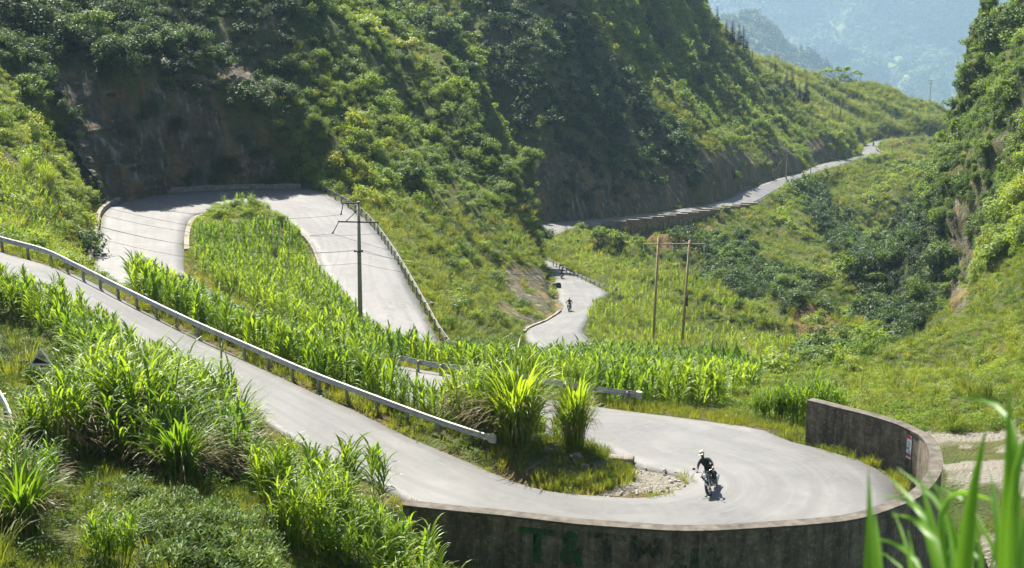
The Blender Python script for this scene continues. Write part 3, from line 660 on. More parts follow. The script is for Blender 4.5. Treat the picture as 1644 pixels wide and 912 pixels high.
far_m = tag(grid_mesh('far_mountain', FX, FY, FZ, M_ground, {'rock': np.zeros_like(FX), 'soil': np.zeros_like(FX), 'gravel': np.zeros_like(FX)}, flip=False), kind='structure')
# nearer dark conical hill
hx = np.linspace(-500, 1800, 200); hy = np.linspace(2200, 4000, 170)
HX, HY = np.meshgrid(hx, hy)
ridge = [(1040, 20), (1130, 32), (1170, 24), (1212, 20), (1240, 45), (1262, 75), (1310, 100), (1360, 122), (1420, 165), (1500, 230), (1600, 300)]
rp = np.array([P(u, v, 3100) for u, v in ridge])
rz = np.interp(HX[0], rp[:, 0], rp[:, 2], left=rp[0, 2], right=-710)
HZ = rz[None, :] - np.abs(HY - 3100 - fbm(HX, HY, 4, 480, 3) * 40) * .62
HZ = HZ + fbm(HX, HY, 1, 300, 5) * 42 * sstep(0, 260, np.abs(HY - 3100)) + fbm(HX, HY, 1, 80, 4) * 10
HZ = np.maximum(HZ, -730)
mid_h = tag(grid_mesh('distant_hill', HX, HY, HZ, M_ground, {'rock': np.zeros_like(HX), 'soil': np.zeros_like(HX), 'gravel': np.zeros_like(HX)}), kind='structure')

# ------------------------------------------------------------------ road surface
def ribbon(name, A, B, S, mat, lift=.0, cols=9):
    n = len(A); vs, fs, uv, ed = [], [], [], []
    jag = fbm(S, S * 0, 0, 5, 2) * .2; jag2 = fbm(S, S * 0 + 90, 0, 5, 2) * .2
    for i in range(n):
        a, b = A[i], B[i]; w = np.linalg.norm(b - a); dr = (b - a) / w
        for k in range(-1, cols + 1):
            t = min(1, max(0, k / (cols - 1)))
            p = a + dr * (w * t)
            if k <= 0: p = a + dr * (jag[i] - .06 * (k < 0))
            if k >= cols - 1: p = b + dr * (jag2[i] + .06 * (k >= cols))
            zc = p[2] + lift + .05 * math.sin(math.pi * t) - .25 * (k < 0 or k >= cols)
            vs.append((p[0], p[1], zc)); uv.append((S[i], w * t)); ed.append(1 - min(1, min(w * t, w * (1 - t)) / .8))
    cols += 2
    for i in range(n - 1):
        for k in range(cols - 1):
            a = i * cols + k; fs.append((a, a + 1, a + cols + 1, a + cols))
    me = bpy.data.meshes.new(name); me.from_pydata(vs, [], fs)
    at = me.attributes.new('edge', 'FLOAT', 'POINT'); at.data.foreach_set('value', ed)
    ul = me.uv_layers.new(name='UVMap')
    li = np.zeros(len(me.loops), np.int32); me.loops.foreach_get('vertex_index', li)
    ul.data.foreach_set('uv', np.array(uv)[li].ravel().astype(np.float32))
    return tag(link(name, me, mat, None, True), kind='structure')
ribbon('road', RA, RB, RS, M_road)

# ------------------------------------------------------------------ retaining wall of the near hairpin
def sweep_wall(name, line, out, profile, mat, parent=None, seg=None):
    """profile: (offset outward, z) closed loop"""
    n = len(profile); vs = []; fs = []
    for i in range(len(line)):
        x, y, z = line[i]; ox, oy = out[i]
        for (o, h) in profile: vs.append((x + ox * o, y + oy * o, z + h))
    for i in range(len(line) - 1):
        for k in range(n): fs.append((i * n + k, i * n + (k + 1) % n, (i + 1) * n + (k + 1) % n, (i + 1) * n + k))
    fs.append(tuple(range(n))); L = (len(line) - 1) * n; fs.append(tuple(L + k for k in range(n))[::-1])
    return mesh_obj(name, vs, fs, mat, parent)
wl = wall_line.copy(); wl[:, 2] += fbm(wl[:, 0], wl[:, 1], 0, 2.5, 3) * .03
wall = empty('retaining_wall', tuple(wall_line[len(wall_line) // 3]))
tag(wall, 'dark mossy concrete retaining wall curving round the nearest hairpin bend', 'wall')
def under(o, par):
    o.parent = par; o.matrix_parent_inverse = Matrix.Translation(-Vector(par.location)); return o
wb = under(sweep_wall('wall_body', wl, wall_out, [(-.22, -7.5), (-.22, -.10), (.24, -.10), (.30, -7.5)], M_wall), wall)
M_cop = plain('worn_coping', (.10, .088, .07), .92, 0, 2.2, .5)
cp = under(sweep_wall('coping', wl, wall_out, [(-.25, -.098), (-.25, .0), (.27, -.01), (.27, -.098)], M_cop), wall)
# wall frame helper: arc length -> point on outer / inner face
ws = np.concatenate([[0], np.cumsum(np.linalg.norm(np.diff(wall_line[:, :2], axis=0), axis=1))])
def wall_pt(s, h, off):
    x = np.interp(s, ws, wall_line[:, 0]); y = np.interp(s, ws, wall_line[:, 1]); z = np.interp(s, ws, wall_line[:, 2])
    ox = np.interp(s, ws, wall_out[:, 0]); oy = np.interp(s, ws, wall_out[:, 1])
    return (x + ox * off, y + oy * off, z + h)
def wall_s(u): # arc length where the front part of the wall is seen at photo column u
    uu, _ = proj(wall_line[:, 0], wall_line[:, 1], wall_line[:, 2]); k = int(np.argmax(uu))
    return float(np.interp(u, uu[:k], ws[:k]))
def text_mesh(body, size=1.0, extrude=0, bold=0):
    cu = bpy.data.curves.new('lettering', 'FONT'); cu.body = body; cu.size = size; cu.extrude = extrude; cu.offset = bold; cu.resolution_u = 4
    o = bpy.data.objects.new('lettering', cu); col.objects.link(o)
    bpy.context.view_layer.update()
    me = bpy.data.meshes.new_from_object(o.evaluated_get(bpy.context.evaluated_depsgraph_get()))
    bpy.data.objects.remove(o); bpy.data.curves.remove(cu); return me
for ch, u0, u1, top, bot, mt in (('T', 836, 896, -.36, -1.75, M_paint), ('&', 903, 941, -.34, -1.72, M_paint), ('T', 946, 1008, -.30, -1.45, M_paint2), ('M', 1014, 1066, -.28, -1.3, M_paint2), ('2', 1076, 1102, -.72, -1.5, M_paint2), ('1', 1108, 1122, -.70, -1.55, M_paint2), ('&', 1130, 1160, -.68, -1.55, M_paint2)):
    me = text_mesh(ch, 1.0, 0, .028)
    bm = bmesh.new(); bm.from_mesh(me)
    # embolden the strokes so that they read like a broad brush
    xs = [v.co.x for v in bm.verts]; ys = [v.co.y for v in bm.verts]; xa, xb, ya, yb = min(xs), max(xs), min(ys), max(ys)
    s0, s1 = wall_s(u0), wall_s(u1)
    for v in bm.verts:
        wob = fbm(np.array([v.co.x * 3.1 + u0]), np.array([v.co.y * 3.1]), 0, .6, 2)[0] * .05
        s = s0 + (v.co.x - xa) / (xb - xa) * (s1 - s0) + wob; h = wob + bot + (v.co.y - ya) / (yb - ya) * (top - bot)
        v.co = wall_pt(s, h, .24 + .06 * (-h - .1) / 7.4 + .022)
    bm.to_mesh(me); bm.free()
    o = link('painted_letter', me, mt); under(o, wall)
# poster on the inside of the wall
sp = float(ws[int(np.argmin((proj(wall_line[:, 0], wall_line[:, 1], wall_line[:, 2])[0] - 1469)**2 + 1e6 * (wall_line[:, 1] < 57)))])
def wall_patch(name, s0, s1, h0, h1, off, mat, parent):
    vs = [wall_pt(s0 + (s1 - s0) * i / 4, h, off) for h in (h0, h1) for i in range(5)] + [wall_pt(s0 + (s1 - s0) * i / 4, h, off + .008) for h in (h0, h1) for i in range(5)]
    fs = [(i, i + 1, i + 6, i + 5) for i in range(4)] + [(10 + i + 1, 10 + i, 15 + i, 16 + i) for i in range(4)]
    fs += [(0, 5, 15, 10), (4, 14, 19, 9)] + [(i + 1, i, 10 + i, 11 + i) for i in range(4)] + [(5 + i, 6 + i, 16 + i, 15 + i) for i in range(4)]
    return mesh_obj(name, vs, fs, mat, parent)
po = empty('wall_poster', wall_pt(sp, -.9, -.24)); tag(po, 'small white poster with red top and blue picture on the inner face of the wall', 'poster')
under(wall_patch('poster_sheet', sp - .17, sp + .17, -1.35, -.28, -.236, M_white, None), po)
under(wall_patch('poster_band', sp - .165, sp + .165, -.44, -.285, -.242, M_red, None), po)
under(wall_patch('poster_band', sp - .165, sp + .165, -1.26, -1.10, -.242, M_red, None), po)
under(wall_patch('poster_picture', sp - .14, sp + .02, -1.07, -.95, -.242, M_blue, None), po)
under(wall_patch('poster_picture', sp - .02, sp + .15, -.94, -.83, -.242, M_grey, None), po)
for k in range(4): under(wall_patch('poster_text_line', sp - .12, sp + .12 - .04 * (k % 2), -.58 - .07 * k, -.555 - .07 * k, -.242, M_grey, None), po)

# ------------------------------------------------------------------ guard rails
WPROF = [(.0, .16), (.045, .13), (.045, .07), (.0, .02), (.0, -.02), (.045, -.07), (.045, -.13), (.0, -.16), (-.012, -.16), (.03, -.12), (.03, -.075), (-.012, -.03), (-.012, .03), (.03, .075), (.03, .12), (-.012, .16)]
def guardrail(label, line, side, spacing=2.0, group='guard rails along the road', h=.62, endcap=(False, False), zfix=None):
    line = catmull(line, .5)
    if zfix is None:
        pass
    t = np.gradient(line[:, :2], axis=0); t /= np.linalg.norm(t, axis=1)[:, None]
    o = np.stack([t[:, 1], -t[:, 0]], 1) * side
    root = empty('guardrail', tuple(line[0])); tag(root, label, 'guard rail', group)
    bl = line.copy(); bl[:, 2] += h
    n = len(WPROF)
    under(sweep_wall('beam', bl, o, WPROF, M_steel), root)
    S = np.concatenate([[0], np.cumsum(np.linalg.norm(np.diff(line, axis=0), axis=1))])
    s = .5
    while s < S[-1]:
        x, y, z = [np.interp(s, S, line[:, k]) for k in range(3)]
        ox, oy = np.interp(s, S, o[:, 0]), np.interp(s, S, o[:, 1])
        a = math.atan2(oy, ox)
        b = MB(); M = Matrix.Rotation(a, 3, 'Z')
        b.box((x - ox * .10, y - oy * .10, z + h / 2 - .35), (.12, .14, h + .9), M, .15); b.box((x - ox * .035, y - oy * .035, z + h - .0), (.05, .1, .2), M)
        under(b.build('post', M_post), root); s += spacing
    for k, e in enumerate(endcap):
        if not e: continue
        i = 0 if k == 0 else len(line) - 1
        x, y, z = line[i]; ox, oy = o[i]; tx, ty = t[i] * (-1 if k == 0 else 1)
        b = MB(); pr = [(.05, .0), (.07, .12), (.04, .30), (-.06, .36), (-.16, .30), (-.19, .12), (-.16, .02)]
        vs = []
        for hh in (-.19, .19):
            for (a, c) in pr: vs.append((x + ox * a + tx * c, y + oy * a + ty * c, z + h + hh))
        m = len(pr); fs = [(j, j + 1, m + j + 1, m + j) for j in range(m - 1)] + [tuple(range(m))[::-1], tuple(range(m, 2 * m))]
        b.add(vs, fs); under(b.build('end_cap', M_steel), root)
    return root
def on_ground(uvs, dz=.62):
    """rail line from the photo positions of the beam, standing on the hillside"""
    out = []
    for u, v in uvs:
        lo, hi = None, None
        for d in np.linspace(30, 420, 3000):
            x, y, z = P(u, v, d)
            if z - dz <= float(terr(x, y)): out.append((x, y, z - dz)); break
    return out
def along(i0, i1, edge, off, dz=0., step=4):
    A, B = (RA, RB) if edge == 'A' else (RB, RA)
    res = []
    rngi = range(i0, i1, step) if i1 > i0 else range(i0, i1, -step)
    for i in rngi:
        d = (A[i] - B[i])[:2]; d = d / np.linalg.norm(d)
        x, y = A[i, 0] + d[0] * off, A[i, 1] + d[1] * off
        res.append((x, y, A[i, 2] + dz))
    return res
# rail 1: from its seen line, height fixed by the road beside it
def rail_line(uvs, zs):
    us = [a[0] for a in uvs]
    return [PZ(u, v, z) for (u, v), z in zip(uvs, zs)]
r1 = [(-120, 340), (-60, 363), (0, 383), (70, 402), (120, 425), (200, 465), (300, 513), (400, 557), (500, 600), (600, 638), (700, 675), (785, 703)]
z1 = [np.interp(u, [-120, 0, 117, 233, 367, 548, 701, 815], [-16.2, -17.4, -18.2, -19.1, -20, -20.9, -21.55, -21.8]) for u, v in r1]
L1 = [(x, y, z) for (x, y, z) in [PZ(u, v, z + .62) for (u, v), z in zip(r1, z1)]]
L1 = [(x, y, z - .62) for x, y, z in L1]
guardrail('long grey steel guard rail above the near road, ending beside the grass clumps', L1, 1, 1.9, endcap=(False, True))
r2 = [(1022, 633), (960, 625), (870, 611), (795, 597), (740, 591), (692, 585), (640, 574)]
z2 = [-23.1, -23.2, -23.5, -23.95, -24.2, -24.4, -24.7]
L2 = [PZ(u, v, z + .62) for (u, v), z in zip(r2, z2)]; L2 = [(x, y, z - .62) for x, y, z in L2]
guardrail('short grey steel guard rail in front of the maize, ending above the hairpin road', L2, 1, 2.0, endcap=(True, False))
r3 = [(508, 294), (548, 316), (581, 337), (605, 362), (630, 396), (655, 437), (680, 480), (706, 526), (722, 548)]
z3 = [-28.0, -28.5, -29.1, -29.7, -30.3, -31.1, -32.0, -33.1, -33.6]
L3 = [PZ(u, v, z + .62) for (u, v), z in zip(r3, z3)]; L3 = [(x, y, z - .62) for x, y, z in L3]
guardrail('curved white steel guard rail on the outside of the upper hairpin descent', L3, -1, 2.0)
r4 = [(888, 421), (905, 430), (925, 440), (945, 449), (965, 457), (985, 463), (995, 467)]
L4 = [PZ(u, v, z + .5) for (u, v), z in zip(r4, [-49.6, -49, -48.4, -47.8, -47.2, -46.7, -46.5])]; L4 = [(x, y, z - .5) for x, y, z in L4]
guardrail('low guard rail beside the two distant riders on the valley road', L4, -1, 2.2)
r5 = [(-40, 600), (-12, 618), (4, 640), (15, 662), (22, 686), (22, 702), (12, 728), (0, 752), (-30, 775)]
L5 = [P(u, v, d) for (u, v), d in zip(r5, [50, 47.5, 46, 45, 44, 43.4, 42.4, 41.4, 40.5])]
L5 = [(x, y, z - .62) for x, y, z in L5]
guardrail('bent guard rail cut off by the left edge beside tall grass clumps', L5, 1, 2.0, h=.62)
i0, i1 = road_i(68), road_i(81)
guardrail('thin far guard rail along the bright valley road above the ravine', along(i0, i1, 'B', .25, 0, 6), 1, 5.0, h=.7)

# kerbs of the upper hairpin
def kerb(i0, i1, edge, w, h, name='kerb', off=0.05, dz=-.35):
    l = np.array(along(i0, i1, edge, off, 0, 2)); A, B = (RA, RB) if edge == 'A' else (RB, RA)
    o = np.array([((A[i] - B[i])[:2] / np.linalg.norm((A[i] - B[i])[:2])) for i in range(i0, i1, 2)])
    l[:, 2] += fbm(l[:, 0], l[:, 1], 0, 1.2, 3) * .05
    return tag(sweep_wall(name, l, o, [(0, dz), (0, h * .93), (.04, h), (w - .04, h), (w, h * .93), (w, dz)], M_kerb), kind='structure')
kerb(road_i(28), road_i(37), 'A', .45, .55)
kerb(road_i(29), road_i(33), 'B', .5, .12)
kerb(road_i(38), road_i(42), 'B', .45, .3)
kerb(road_i(52), road_i(54), 'A', .4, .2)

# stone wall with parapet blocks under the far road
i0, i1 = road_i(65), road_i(68)
ln = np.array(along(i0, i1, 'B', .55, 0, 2)); oo = np.array([((RB[i] - RA[i])[:2] / np.linalg.norm((RB[i] - RA[i])[:2])) for i in range(i0, i1, 2)])
k = np.linspace(0, 1, len(ln)); hgt = 1.2 + 3.6 * np.sin(np.clip(k * 1.15, 0, 1) * math.pi)**.7
vs, fs = [], []
for i in range(len(ln)):
    x, y, z = ln[i]; ox, oy = oo[i]; b = fbm(np.array([x]), np.array([y]), 0, 3, 3)[0] * .3
    for (a, hh) in ((-.5, .05), (.15, .05), (.55 + b, -hgt[i] * .5), (1.0 + b, -hgt[i] - 1), (-.5, -hgt[i] - 1)): vs.append((x + ox * a, y + oy * a, z + hh))
for i in range(len(ln) - 1):
    for q in range(5): fs.append((i * 5 + q, i * 5 + (q + 1) % 5, i * 5 + 5 + (q + 1) % 5, i * 5 + 5 + q))
fs += [(0, 1, 2, 3, 4), tuple(len(vs) - 1 - q for q in range(5))]
tag(mesh_obj('stone_retaining_wall', vs, fs, M_stonewall), 'grey stone retaining wall holding up the far valley road', 'wall')
S = np.concatenate([[0], np.cumsum(np.linalg.norm(np.diff(ln, axis=0), axis=1))])
nb = 13
for q in range(nb):
    s = S[-1] * (q + .4) / nb; x, y, z = [np.interp(s, S, ln[:, a]) for a in range(3)]; ox, oy = np.interp(s, S, oo[:, 0]), np.interp(s, S, oo[:, 1])
    b = MB(); b.box((0, 0, .42), (.55, S[-1] / nb * .86, .85), Matrix.Rotation(math.atan2(oy, ox), 3, 'Z'), .12)
    o = b.build('parapet_block', M_kerb, None, False, (x, y, z))
    tag(o, 'low concrete parapet block on top of the far grey stone wall', 'parapet block', 'parapet blocks in a row on the stone wall')

# ------------------------------------------------------------------ power poles and lines
def pole_a():
    x, y, zt = P(574, 328, 119); zb = float(terr(x, y)) - .6
    root = empty('utility_pole', (x, y, zb)); tag(root, 'weathered concrete power pole with two cross arms standing in the maize inside the upper bend', 'power pole')
    H = zt - zb + .25
    b = MB(); b.tube([(0, 0, 0), (.03, 0, H * .5), (.08, 0, H)], [.21, .18, .13], 8); b.build('pole', M_conc, root, True)
    ends = []
    def arm(z, l, r_, tl=0):
        b = MB(); b.box(((r_ - l) / 2, -.14, z), (l + r_, .1, .12), Matrix.Rotation(tl, 3, 'Y')); return b.build('cross_arm', M_iron, root)
    za = H - .12; arm(za, 1.25, .25); zb2 = H - 1.75; arm(zb2, 1.7, 1.75, .02)
    b = MB(); b.tube([(-.95, -.14, za), (-.02, -.14, za - 1.0)], .035, 5); b.tube([(-1.0, -.14, zb2 + .05), (-.02, -.14, zb2 + 1.0)], .035, 5); b.build('brace', M_iron, root)
    for (xx, z, dx) in ((-1.2, za, -.2), (-1.65, zb2, -.5), (1.7, zb2, 0)):
        b = MB(); b.tube([(xx, -.14, z - .05), (xx + dx, -.14, z - .95)], [.035, .05], 6); b.ball((xx + dx, -.14, z - .95), .09, 6, 5); b.build('insulator', M_iron, root)
        ends.append((x + xx + dx, y - .14, zb + z - 1.0))
    z = H - 4.3
    b = MB(); b.box((0, -.02, z), (.75, .5, .1)); b.tube([(-.32, -.2, z), (-.32, -.2, z + .16)], .04, 6); b.tube([(.32, -.2, z), (.32, -.2, z + .16)], .04, 6); b.build('bracket', M_iron, root)
    ends += [(x - .32, y - .2, zb + z + .12), (x + .32, y - .2, zb + z + .12), (x, y - .25, zb + z - 1.0)]
    return ends
ends_a = pole_a()
def h_frame():
    x, y, z = P(1078, 391, 150); zb = float(terr(x, y)) - .8
    root = empty('utility_pole', (x, y, zb)); tag(root, 'pale twin post power pole frame in the bright green field on the right', 'power pole')
    H = z - zb
    for (sx, tx, hh) in ((-1.75, -1.40, H + .75), (1.4, 1.95, H + .35)):
        b = MB(); b.tube([(sx, 0, 0), (tx, 0, hh)], [.15, .11], 8); b.build('pole', M_wood, root, True)
    b = MB(); b.box((.25, -.2, H), (6.7, .1, .12)); b.build('cross_arm', M_wood, root)
    ends = []
    for xx in (-3.0, .1, 3.5):
        b = MB(); b.tube([(xx, -.2, H - .04), (xx + .02, -.2, H - .75)], [.04, .06], 6); b.build('insulator', M_signw, root); ends.append((x + xx, y - .2, zb + H - .75))
    b = MB(); b.box((1.75, -.25, H - 6.3), (.3, .3, 1.1)); b.build('meter_box', M_iron, root)
    return ends
ends_h = h_frame()
def wire(name, a, b, sag, r, label):
    p = [tuple(np.array(a) * (1 - t) + np.array(b) * t - np.array((0, 0, sag * 4 * t * (1 - t)))) for t in np.linspace(0, 1, 24)]
    m = MB(); m.tube(p, r, 4); tag(m.build(name, M_wire), label, 'cable', 'overhead cables')
left_pts = [P(-170, 190, 105), P(-170, 214, 103), P(-170, 206, 107), P(-170, 236, 104), P(-170, 240, 105), P(-170, 256, 104)]
for a, l in zip(ends_a, left_pts): wire('power_line', a, l, 2.8, .012, 'thin dark cable crossing left above the upper hairpin road')
for k, (a, l) in enumerate(zip(ends_a[1:], (ends_h[0], ends_h[1], ends_h[2], ends_h[0], ends_h[1]))): wire('power_line', a, l, 2.4, .012, 'thin dark cable sagging from the concrete pole towards the twin post frame')
def far_pole(u, vt, vb, d, label, arm=1.8, stays=False):
    x, y, zt = P(u, vt, d); zb = min(float(terr(x, y)), P(u, vb, d)[2]) - .5
    root = empty('utility_pole', (x, y, zb)); tag(root, label, 'power pole', 'far power poles'); H = zt - zb
    b = MB(); b.tube([(0, 0, 0), (0, 0, H)], [.22, .15], 6); b.build('pole', M_conc, root)
    b = MB(); b.box((0, -.2, H - .5), (arm, .12, .14)); b.build('cross_arm', M_iron, root)
    if arm > 2.2:
        b = MB(); b.box((0, -.2, H - 1.6), (arm * .7, .12, .14)); b.build('cross_arm', M_iron, root)
    if stays:
        b = MB()
        for dx in (-5, -2.8, 2.2): b.tube([(0, 0, H - .8), (dx * .8, 0, H * .35), (dx * 1.1, -.5, 0.2)], .05, 4)
        b.build('stay_wire', M_conc, root)
far_pole(1264, 242, 298, 398, 'power pole with stay wires standing on the edge of the far valley road', 3.0, True)
far_pole(1323, 132, 190, 540, 'leftmost of three thin poles on the sunny far slope', 1.6)
far_pole(1338, 143, 202, 536, 'middle of three thin poles on the sunny far slope', 1.2)
far_pole(1351, 150, 206, 532, 'rightmost of three thin poles on the sunny far slope', 1.2)
far_pole(1495, 128, 182, 652, 'lone pole with two cross arms on the far ridge against the blue mountain', 3.2)
far_pole(1302, 266, 292, 421, 'short bare post at the edge of the far valley road', .6)
far_pole(1290, 274, 296, 408, 'thin short post between the stayed pole and the road bend', .3)

# ------------------------------------------------------------------ warning sign
def sign():
    x, y, z = P(65.5, 576, 57); zb = float(terr(x, y))
    root = empty('road_sign', (x, y, zb - .3)); tag(root, 'triangular steep slope warning sign on a short post among the grass', 'road sign')
    root.rotation_euler = (0, 0, R(-6))
    zz = P(65.5, 586, 57)[2] - zb + .3
    s = .5
    b = MB(); b.tube([(0, .05, 0), (0, .05, zz + .25)], .045, 8); b.build('post', M_signw, root)
    for (a, c) in ((zz - .12, zz + .02), (zz - .75, zz - .42)):
        b = MB(); b.tube([(0, .05, a), (0, .05, c)], .048, 8); b.build('post_band', M_red, root)
    def tri(k, y0, y1, dz=0):
        c = zz + .26
        p = [(-s * k, c - .242 * k * 1.0 * (s / .42)), (s * k, c - .242 * k), (0, c + .485 * k)]
        return [(a, y0, q) for a, q in p] + [(a, y1, q) for a, q in p], [(0, 1, 2), (5, 4, 3), (0, 3, 4, 1), (1, 4, 5, 2), (2, 5, 3, 0)]
    b = MB(); b.add(*tri(1, -.012, .012)); b.build('sign_plate', M_signw, root)
    b = MB(); b.add(*tri(.80, -.017, -.0125)); b.build('sign_face', M_signf, root)
    c = zz + .26; lo = c - .242 * .8
    b = MB(); p = [(-s * .78, lo + .006), (s * .74, lo + .006), (-s * .40, lo + .25)]
    b.add([(a, -.021, q) for a, q in p] + [(a, -.0175, q) for a, q in p], [(0, 1, 2), (5, 4, 3), (0, 3, 4, 1), (1, 4, 5, 2), (2, 5, 3, 0)]); b.build('slope_symbol', M_signb, root)
    me = text_mesh('10%', .19, .002); o = link('lettering', me, M_signb, root); o.rotation_euler = (R(90), 0, 0); o.rotation_euler.rotate(Euler((0, R(16), 0))); o.location = (-.13, -.021, c + .085)
sign()

# ------------------------------------------------------------------ plant prototypes (one mesh each, shared by every copy)
kinds = {}
def proto_coll(name):
    c = bpy.data.collections.new(name); kinds[name] = c; return c
def add_proto(c, name, verts, faces, mat, mats=None, mi=None, smooth=False):
    me = bpy.data.meshes.new(name); me.from_pydata(verts, [], faces)
    for m in (mats or [mat]): me.materials.append(m)
    if mi is not None: me.polygons.foreach_set('material_index', mi)
    if smooth: me.polygons.foreach_set('use_smooth', [True] * len(me.polygons))
    o = bpy.data.objects.new(name, me); c.objects.link(o); return me
def blade(vs, fs, base, az, lean, length, width, droop, seg=6, fold=.25, twist=0):
    """strap leaf that rises, arches over and hangs"""
    n0 = len(vs); p = np.array(base, float); a = lean
    dx, dy = math.cos(az), math.sin(az); sx, sy = -dy, dx
    st = length / seg
    for i in range(seg + 1):
        t = i / seg
        w = width * (.55 + .9 * t if t < .4 else 1.0 * (1 - ((t - .4) / .6)**1.7) + .02) * .5
        ca, sa = math.cos(a), math.sin(a)
        up = np.array((-dx * math.sin(a) * 0 - dx * ca * 0, 0, 0))
        nrm = np.array((-dx * ca, -dy * ca, sa))
        f = fold * w
        vs.append(tuple(p + np.array((sx, sy, 0)) * w + nrm * f)); vs.append(tuple(p)); vs.append(tuple(p - np.array((sx, sy, 0)) * w + nrm * f))
        p = p + np.array((dx * sa, dy * sa, ca)) * st
        a += droop / seg * (1.6 * t + .2)
    for i in range(seg):
        b = n0 + i * 3
        fs.append((b, b + 1, b + 4, b + 3)); fs.append((b + 1, b + 2, b + 5, b + 4))
def maize(h, nleaf, seed):
    r = random.Random(seed); vs, fs, mi = [], [], []
    m = MB(); top = h * .8; m.tube([(0, 0, -.1), (r.uniform(-.03, .03), r.uniform(-.03, .03), h * .5), (r.uniform(-.06, .06), r.uniform(-.06, .06), top)], [.018, .014, .006], 4)
    vs += m.v; fs += m.f
    az = r.uniform(0, 6.28)
    for k in range(nleaf):
        t = (k + .5) / nleaf; az += math.pi + r.uniform(-.5, .5)
        L = h * r.uniform(.42, .6) * (1 - .35 * abs(t - .55))
        blade(vs, fs, (0, 0, .08 * h + t * top * .88), az, r.uniform(.25, .55) * (1.15 - .6 * t), L, r.uniform(.10, .15), r.uniform(1.7, 3.0) * (1.05 - .45 * t), 6)
    for k in range(3 if seed % 2 else 0): blade(vs, fs, (0, 0, top * .97), r.uniform(0, 6.28), r.uniform(.05, .45), h * .2, .022, .6, 3, .1)
    for k in range(2): blade(vs, fs, (0, 0, top * .92), r.uniform(0, 6.28), r.uniform(.05, .2), h * .3, .06, r.uniform(.4, 1.0), 5)
    return vs, fs
c = proto_coll('maize_kinds')
for k in range(5): add_proto(c, 'maize', *maize(2.0 + .14 * k, 13 + k % 3, 100 + k), M_corn)
def grass_tuft(n, L0, L1, wid, seed, spread=.18, droop=1.6, seg=4):
    r = random.Random(seed); vs, fs = [], []
    for k in range(n):
        a = r.uniform(0, 6.28); q = spread * math.sqrt(r.random())
        blade(vs, fs, (q * math.cos(a), q * math.sin(a), -.03), a + r.uniform(-.8, .8), r.uniform(.05, .5), r.uniform(L0, L1), wid * r.uniform(.7, 1.2), droop * r.uniform(.5, 1.3), seg, .2)
    return vs, fs
c = proto_coll('tuft_kinds')
for k in range(4): add_proto(c, 'grass_tuft', *grass_tuft(34, .2, .5, .018, 200 + k, .2, 1.5, 3), M_grass)
c = proto_coll('reedy_kinds')
for k in range(4): add_proto(c, 'tall_tuft', *grass_tuft(46, .7, 1.5, .03, 230 + k, .25, 1.9, 5), M_grass)
def leafy(seed, lobes, leaves, size, flat=.75, r0=.62):
    """clump of separate leaves spread over several lobes"""
    r = np.random.default_rng(seed); vs, fs = [], []
    cs = [np.array((0, 0, .45))] + [np.array((r.uniform(-.6, .6), r.uniform(-.6, .6), r.uniform(.15, .95) * flat)) for _ in range(lobes - 1)]
    for ci, cc in enumerate(cs):
        rad = r0 * r.uniform(.45, .85)
        for k in range(leaves // lobes):
            d = r.normal(size=3); d[2] = d[2] * .9 + .25; d /= np.linalg.norm(d)
            p = cc + d * rad * r.uniform(.55, 1.08) * np.array((1, 1, flat))
            if p[2] < -.1: p[2] = -.1 + .05 * r.random()
            nrm = d * .6 + np.array((0, 0, .7)) + r.normal(size=3) * .45; nrm /= np.linalg.norm(nrm)
            t = np.cross(nrm, r.normal(size=3)); t /= np.linalg.norm(t); s = np.cross(nrm, t)
            L = size * r.uniform(.65, 1.25); w = L * r.uniform(.32, .5)
            n0 = len(vs)
            vs += [tuple(p - t * L * .5), tuple(p + s * w * .5 - nrm * .04 * L), tuple(p + t * L * .5 - nrm * .15 * L), tuple(p - s * w * .5 - nrm * .04 * L)]
            fs.append((n0, n0 + 1, n0 + 2, n0 + 3))
    return vs, fs
c = proto_coll('shrub_kinds')
for k in range(6): add_proto(c, 'shrub', *leafy(300 + k, 9, 760, .17, .8), M_shrub)
c = proto_coll('coarse_kinds')
for k in range(5): add_proto(c, 'coarse_shrub', *leafy(330 + k, 8, 330, .27, .8), M_shrub)
c = proto_coll('herb_kinds')
for k in range(5): add_proto(c, 'herb', *leafy(360 + k, 6, 260, .16, .42), M_shrub)
def whorl(seed):
    """bush of stems that end in rosettes of pointed leaves"""
    r = np.random.default_rng(seed); vs, fs = [], []
    for s in range(46):
        a = r.uniform(0, 6.28); q = .75 * math.sqrt(r.random()); p = np.array((q * math.cos(a), q * math.sin(a), (1 - (q / .9)**2) * r.uniform(.5, .8) + .05))
        for k in range(9):
            b = k * 2.4 + r.uniform(-.3, .3)
            blade(vs, fs, tuple(p - np.array((0, 0, .05 * k))), b, r.uniform(.6, 1.2), r.uniform(.13, .2), .05, 1.0, 2, .15)
    return vs, fs
c = proto_coll('whorl_kinds')
for k in range(3): add_proto(c, 'rosette_bush', *whorl(390 + k), M_shrub)
def forest_tree(seed):
    vs, fs = leafy(seed, 6, 110, .5, 1.1, .7); return vs, fs
c = proto_coll('forest_kinds')
for k in range(4): add_proto(c, 'far_tree', *forest_tree(420 + k), M_forest)
c = proto_coll('stone_kinds')
def stone(seed):
    r = np.random.default_rng(seed); m = MB(); m.ball((0, 0, 0), (.5, .38, .28), 11, 8)
    v = np.array(m.v); v = v * (1 + .38 * fbm(v[:, 0] + seed, v[:, 1], v[:, 2], .3, 3))[:, None]
    return [tuple(q) for q in v], m.f
for k in range(4): add_proto(c, 'stone', *stone(440 + k), M_stone)

